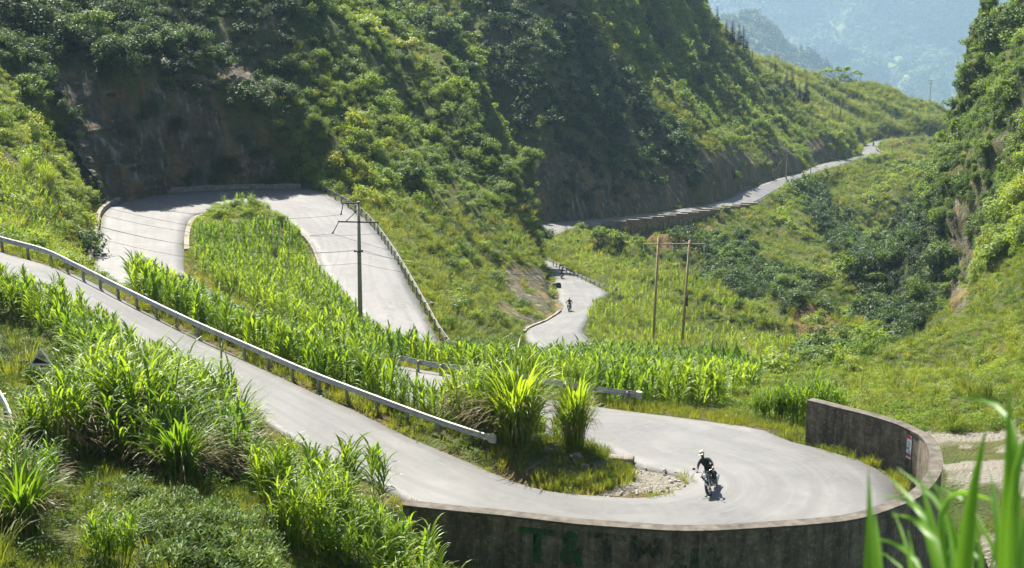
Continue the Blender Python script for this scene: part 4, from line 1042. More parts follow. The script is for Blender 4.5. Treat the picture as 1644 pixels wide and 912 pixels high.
# ------------------------------------------------------------------ scatter: one object per mass, copies by geometry nodes
def scatter_tree(coll):
    nt = bpy.data.node_groups.new('planting', 'GeometryNodeTree')
    nt.interface.new_socket('Geometry', in_out='INPUT', socket_type='NodeSocketGeometry'); nt.interface.new_socket('Geometry', in_out='OUTPUT', socket_type='NodeSocketGeometry')
    gi, go = nt.nodes.new('NodeGroupInput'), nt.nodes.new('NodeGroupOutput')
    ci = nt.nodes.new('GeometryNodeCollectionInfo'); ci.inputs['Collection'].default_value = coll; ci.inputs['Separate Children'].default_value = True; ci.inputs['Reset Children'].default_value = True
    io = nt.nodes.new('GeometryNodeInstanceOnPoints'); io.inputs['Pick Instance'].default_value = True
    def na(name, t):
        n = nt.nodes.new('GeometryNodeInputNamedAttribute'); n.data_type = t; n.inputs['Name'].default_value = name; return n.outputs['Attribute']
    er = nt.nodes.new('FunctionNodeEulerToRotation')
    nt.links.new(na('rot', 'FLOAT_VECTOR'), er.inputs[0])
    nt.links.new(gi.outputs[0], io.inputs['Points']); nt.links.new(ci.outputs[0], io.inputs['Instance'])
    nt.links.new(na('pick', 'INT'), io.inputs['Instance Index']); nt.links.new(er.outputs[0], io.inputs['Rotation']); nt.links.new(na('size', 'FLOAT_VECTOR'), io.inputs['Scale'])
    nt.links.new(io.outputs[0], go.inputs[0]); return nt
def mass(name, kind, p, rot, size, tint, label=None):
    n = len(p); me = bpy.data.meshes.new(name); me.vertices.add(n); me.vertices.foreach_set('co', np.asarray(p, np.float32).ravel())
    a = me.attributes.new('rot', 'FLOAT_VECTOR', 'POINT'); a.data.foreach_set('vector', np.asarray(rot, np.float32).ravel())
    a = me.attributes.new('size', 'FLOAT_VECTOR', 'POINT'); a.data.foreach_set('vector', np.asarray(size, np.float32).ravel())
    a = me.attributes.new('pick', 'INT', 'POINT'); a.data.foreach_set('value', rng.integers(0, len(kinds[kind].objects), n).astype(np.int32))
    a = me.attributes.new('tint', 'FLOAT', 'POINT'); a.data.foreach_set('value', np.asarray(tint, np.float32))
    o = link(name, me); md = o.modifiers.new('planting', 'NODES'); md.node_group = scatter_tree(kinds[kind])
    tag(o, label, None, None, 'stuff'); return o

cellA = RR * (th[1] - th[0]) * np.gradient(RR, axis=0) * np.sqrt(1 + np.minimum(slope, 5)**2)
U, V = proj(X, Y, Z)
elev = Z / np.hypot(X, Y); cm = np.maximum.accumulate(elev, axis=0)
vis = ((Z + 5) / np.hypot(X, Y) > cm - .004) & (U > -280) & (U < 1950) & (V > -130) & (V < 1240)
hidden_top = (Z + 1.0) / np.hypot(X, Y) > cm
clear = (RD2 > .35) & (WD2 > .5)
def world_poly(ps): return inpoly([(p[0], p[1]) for p in ps], X, Y)
def st(a, b, E): return [E[k] for k in range(a, b + 1)]
bank = world_poly([p for p in L1 if p[0] > -26] + st(20, 27, EA)[0:] [::1] + [(-33, 106), (-30, 94)]) if False else None
railx = [(x + .55, y + .95) for x, y, z in L1 if x > -24]
bank = world_poly(railx + [(1.5, 63)] + [(p[0], p[1]) for p in st(20, 27, EA)] + [(-35, 112), (-33, 98)])
island2 = world_poly([(p[0], p[1]) for p in st(23, 44, EB)] + [(-5, 106.5), (0, 104.5), (6, 105.5), (13, 109), (17.5, 106), (16.5, 90), (11.5, 74.5), (7.5, 72.5), (4, 73), (1, 76)])
knob = (V < 372) & (Y > 140) & (Y < 156) & (X < -20)
def px(poly, d0, d1): return inpoly(poly, U, V) & (Y > d0) & (Y < d1)
c_left = px([(-200, 425), (0, 441), (117, 487), (233, 556), (345, 628), (330, 690), (200, 672), (140, 640), (105, 585), (88, 545), (40, 525), (-200, 515)], 48, 90)
c_low = px([(430, 800), (480, 770), (610, 800), (650, 830), (640, 862), (560, 890), (450, 850)], 40, 56)
c_low2 = px([(600, 905), (720, 915), (740, 960), (600, 960)], 38, 48)
fieldr = px([(935, 560), (958, 470), (1000, 442), (1060, 430), (1150, 448), (1220, 500), (1290, 575), (1290, 610), (1200, 610), (1000, 604), (960, 590)], 106, 225)
fieldu = px([(888, 395), (905, 382), (1000, 392), (1060, 425), (1010, 468), (960, 460), (905, 432)], 215, 275)
litl = px([(-150, 290), (40, 285), (115, 350), (70, 400), (-150, 385)], 90, 145)
rg = px([(1340, 655), (1370, 600), (1441, 551), (1530, 480), (1600, 430), (1644, 405), (1850, 380), (1850, 700), (1500, 697), (1390, 692)], 64, 210)
vs_ = (Y > 130) & (Y < 620) & (U > 890) & (V > 215) & (RD2 > .5) & ~fieldr & ~fieldu & ~rg & (roadz.reshape(X.shape) > Z - 1) & (U < 1520)
rc_ = (U > 1400) & (Y < 262) & (Y > 100) & ~rg & (V < 560) & (X > 45)
vs_ &= ~rc_
lm = (U < 905) & (Y > 120) & (Y < 300) & ~island2 & ~litl & ~fieldu & (RD2 > .4)
bm = (Y > 255) & ~vs_ & (U < 1560) & ~lm & ~rc_
gap = px([(1130, 598), (1370, 585), (1350, 655), (1290, 692), (1170, 668)], 66, 130)
tip = px([(780, 705), (880, 715), (940, 712), (975, 735), (1000, 760), (1000, 790), (900, 785), (800, 755)], 55, 66)
front = (Y < 58) & ~c_left & ~c_low & ~c_low2 & (WD2 > .6)
rockm = np.clip(mask['rock'] * 1.1 + mask['gravel'] * 1.2, 0, 1); soilm = mask['soil']

def throw(D, jit=1.0):
    """random positions with density D per square metre"""
    n = rng.poisson(np.clip(D, 0, 50) * cellA); i, j = np.nonzero(n); k = n[i, j]
    i, j = np.repeat(i, k), np.repeat(j, k)
    t = np.clip(j + rng.uniform(-.5, .5, len(j)), 0, NT - 1); r = np.clip(i + rng.uniform(-.5, .5, len(i)), 0, NR - 1)
    r0, t0 = np.minimum(r.astype(int), NR - 2), np.minimum(t.astype(int), NT - 2); a, b = r - r0, t - t0
    def L(A): return A[r0, t0] * (1 - a) * (1 - b) + A[r0 + 1, t0] * a * (1 - b) + A[r0, t0 + 1] * (1 - a) * b + A[r0 + 1, t0 + 1] * a * b
    return np.stack([L(X), L(Y), L(Z)], 1), i, j
def upright(n, tilt=.12):
    return np.stack([rng.normal(0, tilt, n), rng.normal(0, tilt, n), rng.uniform(0, 6.283, n)], 1)
def sz(s, sq=.15):
    s = np.asarray(s); return np.stack([s * rng.uniform(1 - sq, 1 + sq, len(s)), s * rng.uniform(1 - sq, 1 + sq, len(s)), s * rng.uniform(1 - sq, 1 + sq * 1.5, len(s))], 1)

# maize: the plants that show largest are things of their own, the rest one field
Dc = vis * clear * (1 - rockm) * (3.0 * c_left + 2.6 * (bank & (U > 215)) + 1.9 * (island2 & ~knob) + 2.2 * (c_low | c_low2) + .9 * litl + .55 * fieldr + .3 * fieldu)
Dc = Dc * ((RD2 > 1.0) | ~(bank | island2)) * ((RD2 > .9) | ~c_left) * sstep(-.75, -.25, fbm(X, Y, 40, 5, 2) + .35)
clr_sign = ~((U > 25) & (U < 102) & (Y < 58.5) & (Y > 44))
Dc *= ~((U > 15) & (U < 108) & (Y < 60) & (Y > 40))
p, ci, cj = throw(Dc)
d = p[:, 1]; ht = np.where(fieldr[ci, cj] | fieldu[ci, cj] | litl[ci, cj], rng.uniform(.45, .68, len(p)), rng.uniform(.75, 1.05, len(p))) * (1 + .15 * fbm(p[:, 0], p[:, 1], 2, 6, 2))
ht *= np.where(bank[ci, cj], 1 - .30 * sstep(590, 680, U[ci, cj]), 1)
ht *= np.where(c_left[ci, cj], .72 + .28 * sstep(1, 5, RD2[ci, cj]), 1)
ht *= np.where(island2[ci, cj] & (d > 110), .8, 1.0) * np.where(bank[ci, cj], 1.0, 1)
tint = .52 + .16 * fbm(p[:, 0], p[:, 1], 11, 7, 2) + .12 * fieldr[ci, cj] + .15 * fieldu[ci, cj]
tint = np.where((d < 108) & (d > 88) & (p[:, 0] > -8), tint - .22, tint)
uu, vv = proj(p[:, 0], p[:, 1], p[:, 2] + 1.2)
inview = (uu > 5) & (uu < 1640) & (vv > 5) & (vv < 905) & hidden_top[ci, cj]
order = np.argsort(np.where(inview, d, 1e6)); own = order[:285]; rest = np.ones(len(p), bool); rest[own] = False
rot = upright(len(p), .09); size = np.repeat(ht[:, None], 3, 1)
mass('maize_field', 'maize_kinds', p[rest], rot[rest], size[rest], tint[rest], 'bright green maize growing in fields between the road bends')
mz = list(kinds['maize_kinds'].objects)
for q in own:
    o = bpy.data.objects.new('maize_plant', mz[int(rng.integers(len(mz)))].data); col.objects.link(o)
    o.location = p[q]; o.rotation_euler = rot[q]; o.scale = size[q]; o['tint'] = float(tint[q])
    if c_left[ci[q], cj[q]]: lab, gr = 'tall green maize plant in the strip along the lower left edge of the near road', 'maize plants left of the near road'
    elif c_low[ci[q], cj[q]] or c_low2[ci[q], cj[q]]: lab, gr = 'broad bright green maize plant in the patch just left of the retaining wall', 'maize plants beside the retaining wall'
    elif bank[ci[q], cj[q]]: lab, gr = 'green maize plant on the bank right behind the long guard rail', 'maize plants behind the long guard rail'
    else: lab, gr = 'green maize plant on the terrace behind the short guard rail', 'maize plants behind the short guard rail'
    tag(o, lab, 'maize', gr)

# undergrowth: leafy shrubs over the slopes
n25 = fbm(X, Y, 0, 22, 3); n8 = fbm(X, Y, 5, 8, 3)
Ds = np.zeros_like(X); Ts = np.full_like(X, .35); Ss = np.full_like(X, 1.0)
other = (Y > 112) & ~(bm | lm | rc_ | vs_ | rg | fieldr | fieldu | litl | island2) & (RD2 > .5)
def put(m, dens, tint, size):
    Ds[m] = (dens * np.ones_like(X))[m]; Ts[m] = (tint * np.ones_like(X))[m]; Ss[m] = (size * np.ones_like(X))[m]
put(other, .34, .45 + .2 * n25, 1.2)
put(bm, .07 + .26 * sstep(-.9, .5, n25 + n8), .52 + .2 * n25, 1.15 + .4 * n8)
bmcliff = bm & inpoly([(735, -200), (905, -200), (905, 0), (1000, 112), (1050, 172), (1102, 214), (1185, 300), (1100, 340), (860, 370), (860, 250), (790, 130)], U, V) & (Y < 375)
put(bmcliff, .46, .10 + .10 * n8, 1.35)  # cliff turned from the sun, its shade put into the leaf tint
crest = bm & inpoly([(900, -20), (960, 30), (1070, 160), (1170, 240), (1195, 300), (1170, 300), (1110, 225), (1030, 160), (940, 60)], U, V) & (Y < 375) & ~bmcliff
put(crest, .10, .8, 1.0)
spur = bm & (Y > 520); put(spur, .05 * sstep(0, .6, n8) + .02, .5 + .2 * n25, 1.1)
put(vs_, .12 * sstep(-.3, .5, n25) + .03, .52 + .2 * n25, 1.0 + .4 * n8)
thick_shade = vs_ & (inpoly([(1085, 385), (1190, 378), (1240, 445), (1215, 490), (1150, 470), (1095, 425)], U, V) | inpoly([(1235, 445), (1290, 470), (1345, 520), (1330, 545), (1260, 510)], U, V) | inpoly([(1262, 300), (1305, 296), (1360, 350), (1430, 440), (1440, 520), (1415, 500), (1335, 400)], U, V)) & (Y > 190)  # two thickets, and the spur's right flank with shade put into its tint
put(thick_shade, .5, .16 + .14 * n8, 1.5 + .4 * n8)
put(lm, .55, .38 + .12 * (U > 520) + .2 * n25 + .14 * n8, .9 + .35 * n8)  # right half raised in tint, its lit side put into the leaf colour
lmd = lm & (U < 470); put(lmd, .62, .10 + .12 * n25 + .08 * n8, 1.15 + .35 * n8)  # mountain shade put into a darker leaf tint
lml = lm & (V > 335) & (U > 560); put(lml, .16, .52 + .15 * n8, .75)
put(rc_, .62, .52 + .16 * n25 + .12 * n8, 1.15 + .4 * n8)
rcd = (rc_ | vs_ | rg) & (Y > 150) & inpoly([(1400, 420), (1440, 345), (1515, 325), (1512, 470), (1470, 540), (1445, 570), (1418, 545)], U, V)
put(rcd, .75, .12 + .12 * n8, 1.4 + .4 * n8)  # dark green trees at the cliff foot, their shade also put into the tint
put(rg & ~rcd, .10 * sstep(.1, .8, n8), .5, .7)
put(litl, .35, .72, .7)
put(knob, .55, .66, .65)
lowb = (Y < 70) & ~c_left & ~c_low & ~c_low2 & (X < 2) & (RD2 > .8) & (WD2 > .8) & (Y > 24) & ~bank & ~tip
put(lowb, .34 * sstep(-.3, .5, n8 + n25), .26 + .2 * n8, .65)
put(bank & (U < 330), .6, .42, .55)
put(fieldu, .25, .66, .55)
put(fieldr, .05, .3, .7)
Ds *= vis * (RD2 > .9) * (WD2 > .9) * (1 - .84 * rockm) * (1 - .85 * soilm)
leftbank = (U < 160) & (V > 190) & (V < 440) & (Y > 84) & (Y < 150) & (RD2 > 1) & ~litl
put_ = leftbank; Ds[put_] = (.5 * vis)[put_]; Ts[put_] = .62; Ss[put_] = .8
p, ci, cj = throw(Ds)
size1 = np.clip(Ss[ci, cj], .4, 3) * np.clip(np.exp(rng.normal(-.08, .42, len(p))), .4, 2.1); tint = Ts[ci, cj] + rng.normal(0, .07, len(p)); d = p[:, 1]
uu, vv = proj(p[:, 0], p[:, 1], p[:, 2] + .5)
inview = (uu > 10) & (uu < 1634) & (vv > 10) & (vv < 900) & hidden_top[ci, cj]
app = np.where(inview, size1 / d, 0); own = np.argsort(-app)[:280]; rest = np.ones(len(p), bool); rest[own] = False
rot = upright(len(p), .2); size = sz(size1, .2)
far = d > 235
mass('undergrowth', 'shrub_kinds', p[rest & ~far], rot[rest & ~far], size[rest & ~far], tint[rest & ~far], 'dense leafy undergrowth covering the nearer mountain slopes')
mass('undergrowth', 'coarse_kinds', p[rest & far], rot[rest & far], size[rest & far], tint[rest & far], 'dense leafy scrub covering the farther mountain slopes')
sk = list(kinds['shrub_kinds'].objects); wk = list(kinds['whorl_kinds'].objects)
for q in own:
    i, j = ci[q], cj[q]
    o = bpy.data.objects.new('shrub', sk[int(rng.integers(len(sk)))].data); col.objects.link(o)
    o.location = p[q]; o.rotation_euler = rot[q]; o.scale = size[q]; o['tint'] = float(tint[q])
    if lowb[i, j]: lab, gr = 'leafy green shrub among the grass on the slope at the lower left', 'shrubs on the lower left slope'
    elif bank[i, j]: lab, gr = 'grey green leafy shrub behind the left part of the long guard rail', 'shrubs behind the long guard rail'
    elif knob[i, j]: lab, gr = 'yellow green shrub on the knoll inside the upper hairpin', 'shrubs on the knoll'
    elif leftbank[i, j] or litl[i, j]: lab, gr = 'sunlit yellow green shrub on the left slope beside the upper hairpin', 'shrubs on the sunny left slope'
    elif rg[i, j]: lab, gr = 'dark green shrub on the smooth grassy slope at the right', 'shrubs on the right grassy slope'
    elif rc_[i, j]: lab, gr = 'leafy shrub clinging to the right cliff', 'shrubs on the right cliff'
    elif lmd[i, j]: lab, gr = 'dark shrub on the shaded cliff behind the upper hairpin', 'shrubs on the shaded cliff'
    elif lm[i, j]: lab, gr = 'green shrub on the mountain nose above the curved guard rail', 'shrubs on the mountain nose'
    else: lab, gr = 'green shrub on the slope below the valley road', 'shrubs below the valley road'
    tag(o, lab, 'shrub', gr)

# low herbs and grass
Dh = vis * (RD2 > .35) * (WD2 > .5) * (1 - rockm) * (1 - .75 * soilm) * (Y < 700)
fade = np.clip(130 / np.maximum(Y, 20), .12, 1.6)**1.4
Th = np.full_like(X, .55) + .14 * n25 + .12 * n8
Th[bm & ~bmcliff] = (.52 + .15 * n25)[bm & ~bmcliff]; Th[spur] = (.56 + .12 * n25)[spur]; Th[bmcliff] = .1; Th[thick_shade] = .25; Th[rcd] = .2; Th[fieldr | fieldu | gap] = (.62 + .1 * n8)[fieldr | fieldu | gap]; Th[crest] = .82; Th[rg] = (.58 + .12 * n25 + .08 * n8)[rg]; Th[vs_] = (.55 + .15 * n25)[vs_]; Th[lm] = (.5 + .15 * n8)[lm]; Th[lml] = (.66 + .16 * n8)[lml]; Th[lmd] = .22; Th[knob] = .74; Th[leftbank | litl] = .74; Th[bmcliff] = .1; Th[lowb] = (.32 + .12 * n8)[lowb]; Th[tip] = .5  # dark zones repeat their painted shade; lower left herbs darkened for clump shade
Dherb = Dh * fade * (1.2 * crest + .6 * (other) + 1.1 * rg + 1.1 * vs_ + 1.4 * spur + .7 * (bm & ~bmcliff) + .9 * (lml) + .3 * lm + .8 * rc_ + .8 * knob + .8 * leftbank + .5 * litl + .5 * tip + .55 * lowb + 1.0 * gap + .3 * bank + .35 * island2 + 1.5 * fieldr + 1.0 * fieldu)
p, ci, cj = throw(Dherb)
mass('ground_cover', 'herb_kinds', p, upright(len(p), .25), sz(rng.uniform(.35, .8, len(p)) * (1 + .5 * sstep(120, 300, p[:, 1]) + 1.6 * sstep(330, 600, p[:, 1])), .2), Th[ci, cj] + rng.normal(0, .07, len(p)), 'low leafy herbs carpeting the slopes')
verge = (RD2 > .1) & (RD2 < 3.0) & (Y < 130) & (WD2 > .35)
Dg = vis * (RD2 > .12) * (WD2 > .35) * (1 - rockm) * (1 - .4 * soilm) * (Y < 190) * fade * (1.3 * rg + 1.2 * lml + .8 * bank + .7 * island2 + 2.2 * tip + 1.2 * lowb + .7 * c_left + .4 * fieldr + .8 * knob + 1.0 * leftbank + 5.0 * verge * sstep(-.6, .2, fbm(X, Y, 77, 1.6, 2)) + 1.4 * front + 1.8 * gap)
Dg = Dg * np.where(clr_sign, 1, .5)
p, ci, cj = throw(Dg)
tg = .42 + .18 * n8[ci, cj] + .15 * rg[ci, cj] + .12 * verge[ci, cj] + rng.normal(0, .08, len(p))
mass('grass', 'tuft_kinds', p, upright(len(p), .15), sz(rng.uniform(.6, 1.3, len(p)), .2), tg, 'short grass on verges and slopes')
Dr = vis * clear * (RD2 > .9) * (1 - rockm) * (Y < 690) * (.55 * fieldr + .5 * fieldu + .38 * vs_ + .35 * lml + .12 * rg + .4 * crest + .22 * (bm & ~bmcliff) + .3 * spur + .25 * litl + .10 * leftbank + .2 * lowb * sstep(0, .5, n25 + n8) + .22 * lm * sstep(-.1, .5, n25) * (U > 450))
Dr = Dr * clr_sign
p, ci, cj = throw(Dr)
mass('tall_grass', 'reedy_kinds', p, upright(len(p), .12), sz(rng.uniform(.7, 1.25, len(p)) * (1 + .8 * sstep(300, 550, p[:, 1])),   .2), .48 + .15 * n8[ci, cj] + .1 * (p[:, 1] > 9e9) + rng.normal(0, .08, len(p)), 'tall arching grass scattered over the slopes')
# loose stones round the tip of the inner bend and on the verge
Dst = vis * (RD2 > -.12) * (Y < 80) * (14 * mask['gravel'] * ((RD2 < 1.0) & (X < 9) & (X > 2)) + .12 * mask['gravel'] + .25 * verge)
p, ci, cj = throw(Dst); p[:, 2] = np.where(RD2[ci, cj] < .15, zr[ci, cj] + .02, p[:, 2] + .02)
s = rng.uniform(.05, .2, len(p)) * np.where(RD2[ci, cj] < 0, .5, 1)
mass('gravel', 'stone_kinds', p, rng.uniform(0, 6.28, (len(p), 3)), np.repeat(s[:, None], 3, 1), np.zeros(len(p)), 'loose pale stones along the road edge')
# far forest
fi = rng.integers(0, FX.shape[0], 26000); fj = rng.integers(0, FX.shape[1], 26000)
fp = np.stack([FX[fi, fj] + rng.uniform(-5, 5, 26000), FY[fi, fj] + rng.uniform(-5, 5, 26000), FZ[fi, fj] - 1], 1)
u_, v_ = proj(fp[:, 0], fp[:, 1], fp[:, 2]); k = (u_ > 1020) & (u_ < 1700) & (v_ > -60) & (v_ < 300)
def more(A, n):
    XX, YY, ZZ = A; k = (lambda uv: (uv[0] > 1020) & (uv[0] < 1680) & (uv[1] > -60) & (uv[1] < 290))(proj(XX, YY, ZZ))
    i, j = np.nonzero(k[:-1, :-1]); q = rng.integers(0, len(i), n); a, b = rng.random(n), rng.random(n); i, j = i[q], j[q]
    g = lambda M: M[i, j] * (1 - a) * (1 - b) + M[i + 1, j] * a * (1 - b) + M[i, j + 1] * (1 - a) * b + M[i + 1, j + 1] * a * b
    return np.stack([g(XX), g(YY), g(ZZ) - 1], 1)
fp = more((FX, FY, FZ), 13000)
clr = fbm(fp[:, 0], fp[:, 1], 30, 260, 3) > 1.15; fp = fp[~clr]
mass('forest', 'forest_kinds', fp, upright(len(fp), .1), sz(rng.uniform(9, 20, len(fp)), .25), .5 + .3 * fbm(fp[:, 0], fp[:, 1], 3, 150, 3), 'hazy forest covering the far blue mountain')
hp = more((HX, HY, HZ), 7000)
mass('forest', 'forest_kinds', hp, upright(len(hp), .1), sz(rng.uniform(5, 11, len(hp)), .25), .3 + .3 * fbm(hp[:, 0], hp[:, 1], 3, 60, 3), 'hazy dark forest on the nearer blue hill')

# ------------------------------------------------------------------ big grass clumps, one by one
def clump_mesh(h, n, seed, spread, wid, droop, lean=.5):
    r = random.Random(seed); vs, fs = [], []
    for k in range(n):
        a = r.uniform(0, 6.28); q = spread * math.sqrt(r.random())
        blade(vs, fs, (q * math.cos(a), q * math.sin(a), r.uniform(0, .35) * h * (r.random() < .6)), a + r.uniform(-.9, .9), r.uniform(.03, lean), h * r.uniform(.45, .85), wid * r.uniform(.7, 1.25), droop * r.uniform(.5, 1.25), 7, .22)
    return vs, fs
def skirt_mesh(h, n, seed, spread):
    r = random.Random(seed); vs, fs = [], []
    for k in range(n):
        a = r.uniform(0, 6.28); q = spread * r.uniform(.5, 1.05)
        blade(vs, fs, (q * math.cos(a), q * math.sin(a), h * r.uniform(.18, .5)), a + r.uniform(-.5, .5), r.uniform(.8, 1.5), h * r.uniform(.3, .55), .03, 2.2 * r.uniform(.7, 1.2), 5, .1)
    for k in range(n // 4):
        a = r.uniform(0, 6.28); q = spread * r.random()
        blade(vs, fs, (q * math.cos(a), q * math.sin(a), 0), a, r.uniform(0, .2), h * .5, .03, .3, 3, .1)
    return vs, fs
def two_mesh(name, vf, mat):
    me = bpy.data.meshes.new(name); me.from_pydata(vf[0], [], vf[1]); me.materials.append(mat); return me
def cane_mesh(h, n, seed, spread):
    r = random.Random(seed); vs, fs = [], []
    for c_ in range(n):
        a = r.uniform(0, 6.28); q = spread * math.sqrt(r.random()); hh = h * r.uniform(.6, 1.0) * (1 - .2 * q / spread)
        ox, oy = q * math.cos(a), q * math.sin(a); lx, ly = math.cos(a) * .22 * q / spread, math.sin(a) * .22 * q / spread
        m = MB(); m.tube([(ox, oy, 0), (ox + lx * hh * .5, oy + ly * hh * .5, hh * .4), (ox + lx * hh, oy + ly * hh, hh * .72)], [.014, .012, .005], 4)
        b0 = len(vs); vs += m.v; fs += [tuple(i + b0 for i in f) for f in m.f]; az = r.uniform(0, 6.28)
        for k in range(11):
            t = (k + 1.5) / 12; az += 2.4 + r.uniform(-.6, .6); z = hh * (.22 + .5 * t)
            blade(vs, fs, (ox + lx * z, oy + ly * z, z), az, r.uniform(.15, .5), hh * r.uniform(.28, .46), r.uniform(.05, .085), r.uniform(1.5, 2.9), 6, .22)
    return vs, fs
CL = [(two_mesh('green_blades', cane_mesh(4.0, 26, 500 + k, .62), M_corn) if k < 4 else two_mesh('green_blades', clump_mesh(3.4, 300, 500 + k, .5, .085, 2.0, .34), M_corn), two_mesh('dry_blades', skirt_mesh(3.2, 190, 520 + k, .5), M_dry)) for k in range(5)]
def clump(loc, s, k, label, tint=.5, group=None, wide=1.0, dry=True):
    root = empty('grass_clump', loc, random.uniform(0, 6.28)); tag(root, label, 'grass clump', group)
    root.scale = (s * wide, s * wide, s)
    o = bpy.data.objects.new('green_blades', CL[k][0]); col.objects.link(o); o.parent = root; o['tint'] = tint
    if dry:
        o = bpy.data.objects.new('dry_blades', CL[k][1]); col.objects.link(o); o.parent = root; o['tint'] = .5
    return root
def at(u, v, d):
    x, y, z = P(u, v, d); return (x, y, float(terr(x, y)) - .05)
clump(at(762, 690, 64.5), 1.05, 0, 'yellowish grass clump left of the two taller ones at the end of the guard rail', .72, wide=1.25)
clump(at(828, 728, 61.6), 1.42, 4, 'tallest arching grass clump between the near guard rail end and the lone clump', .55, wide=1.0)
clump(at(790, 712, 63.0), 1.15, 0, 'grass clump close against the left of the tallest clump behind the rail end', .62)
clump(at(921, 730, 61.2), 1.2, 4, 'lone upright grass clump nearest the hairpin tip with a dry skirt', .52, wide=.72)
clump(at(735, 668, 67), 1.0, 2, 'low grass clump behind the guard rail before its end cap', .55)
clump(at(860, 690, 65), .7, 2, 'small grass tuft between the tallest clump and the lone upright clump', .5)
FG = [(-5, 860, 36, .8, 1, .5), (40, 890, 34.5, .75, 2, .45), (95, 790, 42.5, .95, 0, .5), (60, 790, 42.5, .7, 2, .5), (160, 770, 44, 1.1, 1, .46), (330, 725, 49.5, 1.15, 0, .36), (395, 720, 53, .8, 2, .45), (165, 748, 45.7, 1.15, 1, .5), (172, 705, 48.7, 1.1, 2, .56), (215, 745, 45.5, 1.3, 2, .55), (255, 765, 45, 1.35, 0, .5), (300, 770, 45.5, 1.3, 1, .38), (335, 765, 47, 1.35, 2, .3), (300, 685, 54, 1.1, 1, .5), (340, 695, 54, 1.1, 0, .48), (375, 715, 53, 1.0, 2, .46), (260, 665, 55, 1.0, 1, .55), (365, 760, 48, 1.1, 3, .36), (410, 750, 51, .75, 1, .44), (190, 700, 49, 1.2, 1, .55), (290, 715, 49.5, 1.2, 0, .45), (350, 735, 50, 1.1, 0, .36),
      (390, 745, 50.5, .8, 1, .42), (245, 705, 50, 1.2, 2, .55), (70, 850, 37.5, .6, 1, .42), (180, 660, 53, .95, 2, .55), (230, 780, 43.5, 1.0, 1, .42), (290, 800, 42.5, .9, 2, .35)]
for k, (u, v, d, s, m, t) in enumerate(FG):
    clump(at(u, v, d), s, (m + 2 * (len(bpy.data.objects) % 2)) % 5, 'big arching elephant grass clump with brown dry base at the lower left', t, 'elephant grass clumps at the lower left', 1.05)
for (u, v, d, s, t) in ((420, 800, 46, .75, .55), (460, 815, 46.5, .85, .56), (500, 800, 48, .8, .58), (550, 810, 48, .85, .56), (590, 822, 47.5, .75, .55), (620, 838, 47, .7, .52), (445, 860, 43.5, .8, .52), (480, 880, 42, .85, .5), (520, 850, 44.5, .85, .55), (570, 860, 44.5, .8, .5), (610, 850, 46, .7, .48), (540, 890, 42.5, .8, .52)):
    clump(at(u, v, d), s, random.randrange(4), 'bright broad bladed grass clump left of the retaining wall', t, 'bright clumps left of the retaining wall', 1.1, False)
for (u, v, d, s, t) in ((640, 925, 42.5, .75, .5), (690, 930, 43, .72, .55), (720, 930, 43.5, .6, .5), (180, 925, 34, .6, .5)):
    clump(at(u, v, d), s, random.randrange(3), 'bright grass clump at the bottom edge in front of the wall', t, 'clumps at the bottom edge', 1.15, False)
for (u, v, d, s, t) in ((1222, 664, 71, .6, .5), (1240, 668, 70.5, .7, .5), (1262, 672, 70.2, .8, .45), (1285, 676, 69.8, .85, .42), (1305, 668, 71, .95, .5), (1325, 663, 72, .85, .5), (1342, 658, 73, .75, .52), (1272, 662, 72, .75, .5)):
    clump(at(u, v, d), s, random.randrange(4), 'leafy clump standing behind the left end of the curved wall', t, 'clumps behind the wall end', .9, False)
for (u, v, d, s) in ((70, 225, 128, 1.1), (40, 240, 126, .9)): clump(at(u, v, d), s, 1, 'tall tuft of upright grass on the sunny slope at the left edge', .7, 'tufts on the sunny slope', .7)
# rosette bushes low in the picture
k = 0
for (u, v, d, s) in ((260, 830, 38.5, 1.0), (320, 850, 38, 1.15), (380, 870, 37.5, 1.1), (300, 895, 36, 1.1), (230, 880, 36.5, .95), (430, 890, 38, .9), (350, 800, 41, .9), (410, 830, 41, .9), (280, 795, 41.5, .8), (370, 905, 36, 1.1), (470, 905, 39, .8), (205, 835, 39, .7), (700, 890, 46.5, 1.0), (735, 905, 46.2, 1.0), (770, 915, 46.3, 1.0), (815, 925, 46.3, .9), (860, 935, 46.3, 1.0), (905, 940, 46.2, .8), (240, 855, 37.5, 1.1), (280, 875, 36.8, 1.2), (340, 880, 36.8, 1.2), (345, 830, 39.3, 1.1), (400, 905, 36.6, 1.2), (290, 830, 39.2, 1.0), (420, 860, 39.3, 1.0), (330, 905, 35.6, 1.2), (260, 905, 35.2, 1.1), (450, 900, 38.2, 1.0), (375, 845, 38.8, 1.1)):
    o = bpy.data.objects.new('rosette_bush', wk[k % 3].data); col.objects.link(o); k += 1; o.location = at(u, v, d); o.scale = (s, s, s * .9); o.rotation_euler = (0, 0, k * 1.7); o['tint'] = .34 + .05 * (k % 4)
    tag(o, 'pale tipped bush of leaf rosettes in the lower left corner area' if u < 600 else 'small rosette bush at the foot of the retaining wall', 'bush', 'rosette bushes at the lower left' if u < 600 else 'rosette bushes under the wall')

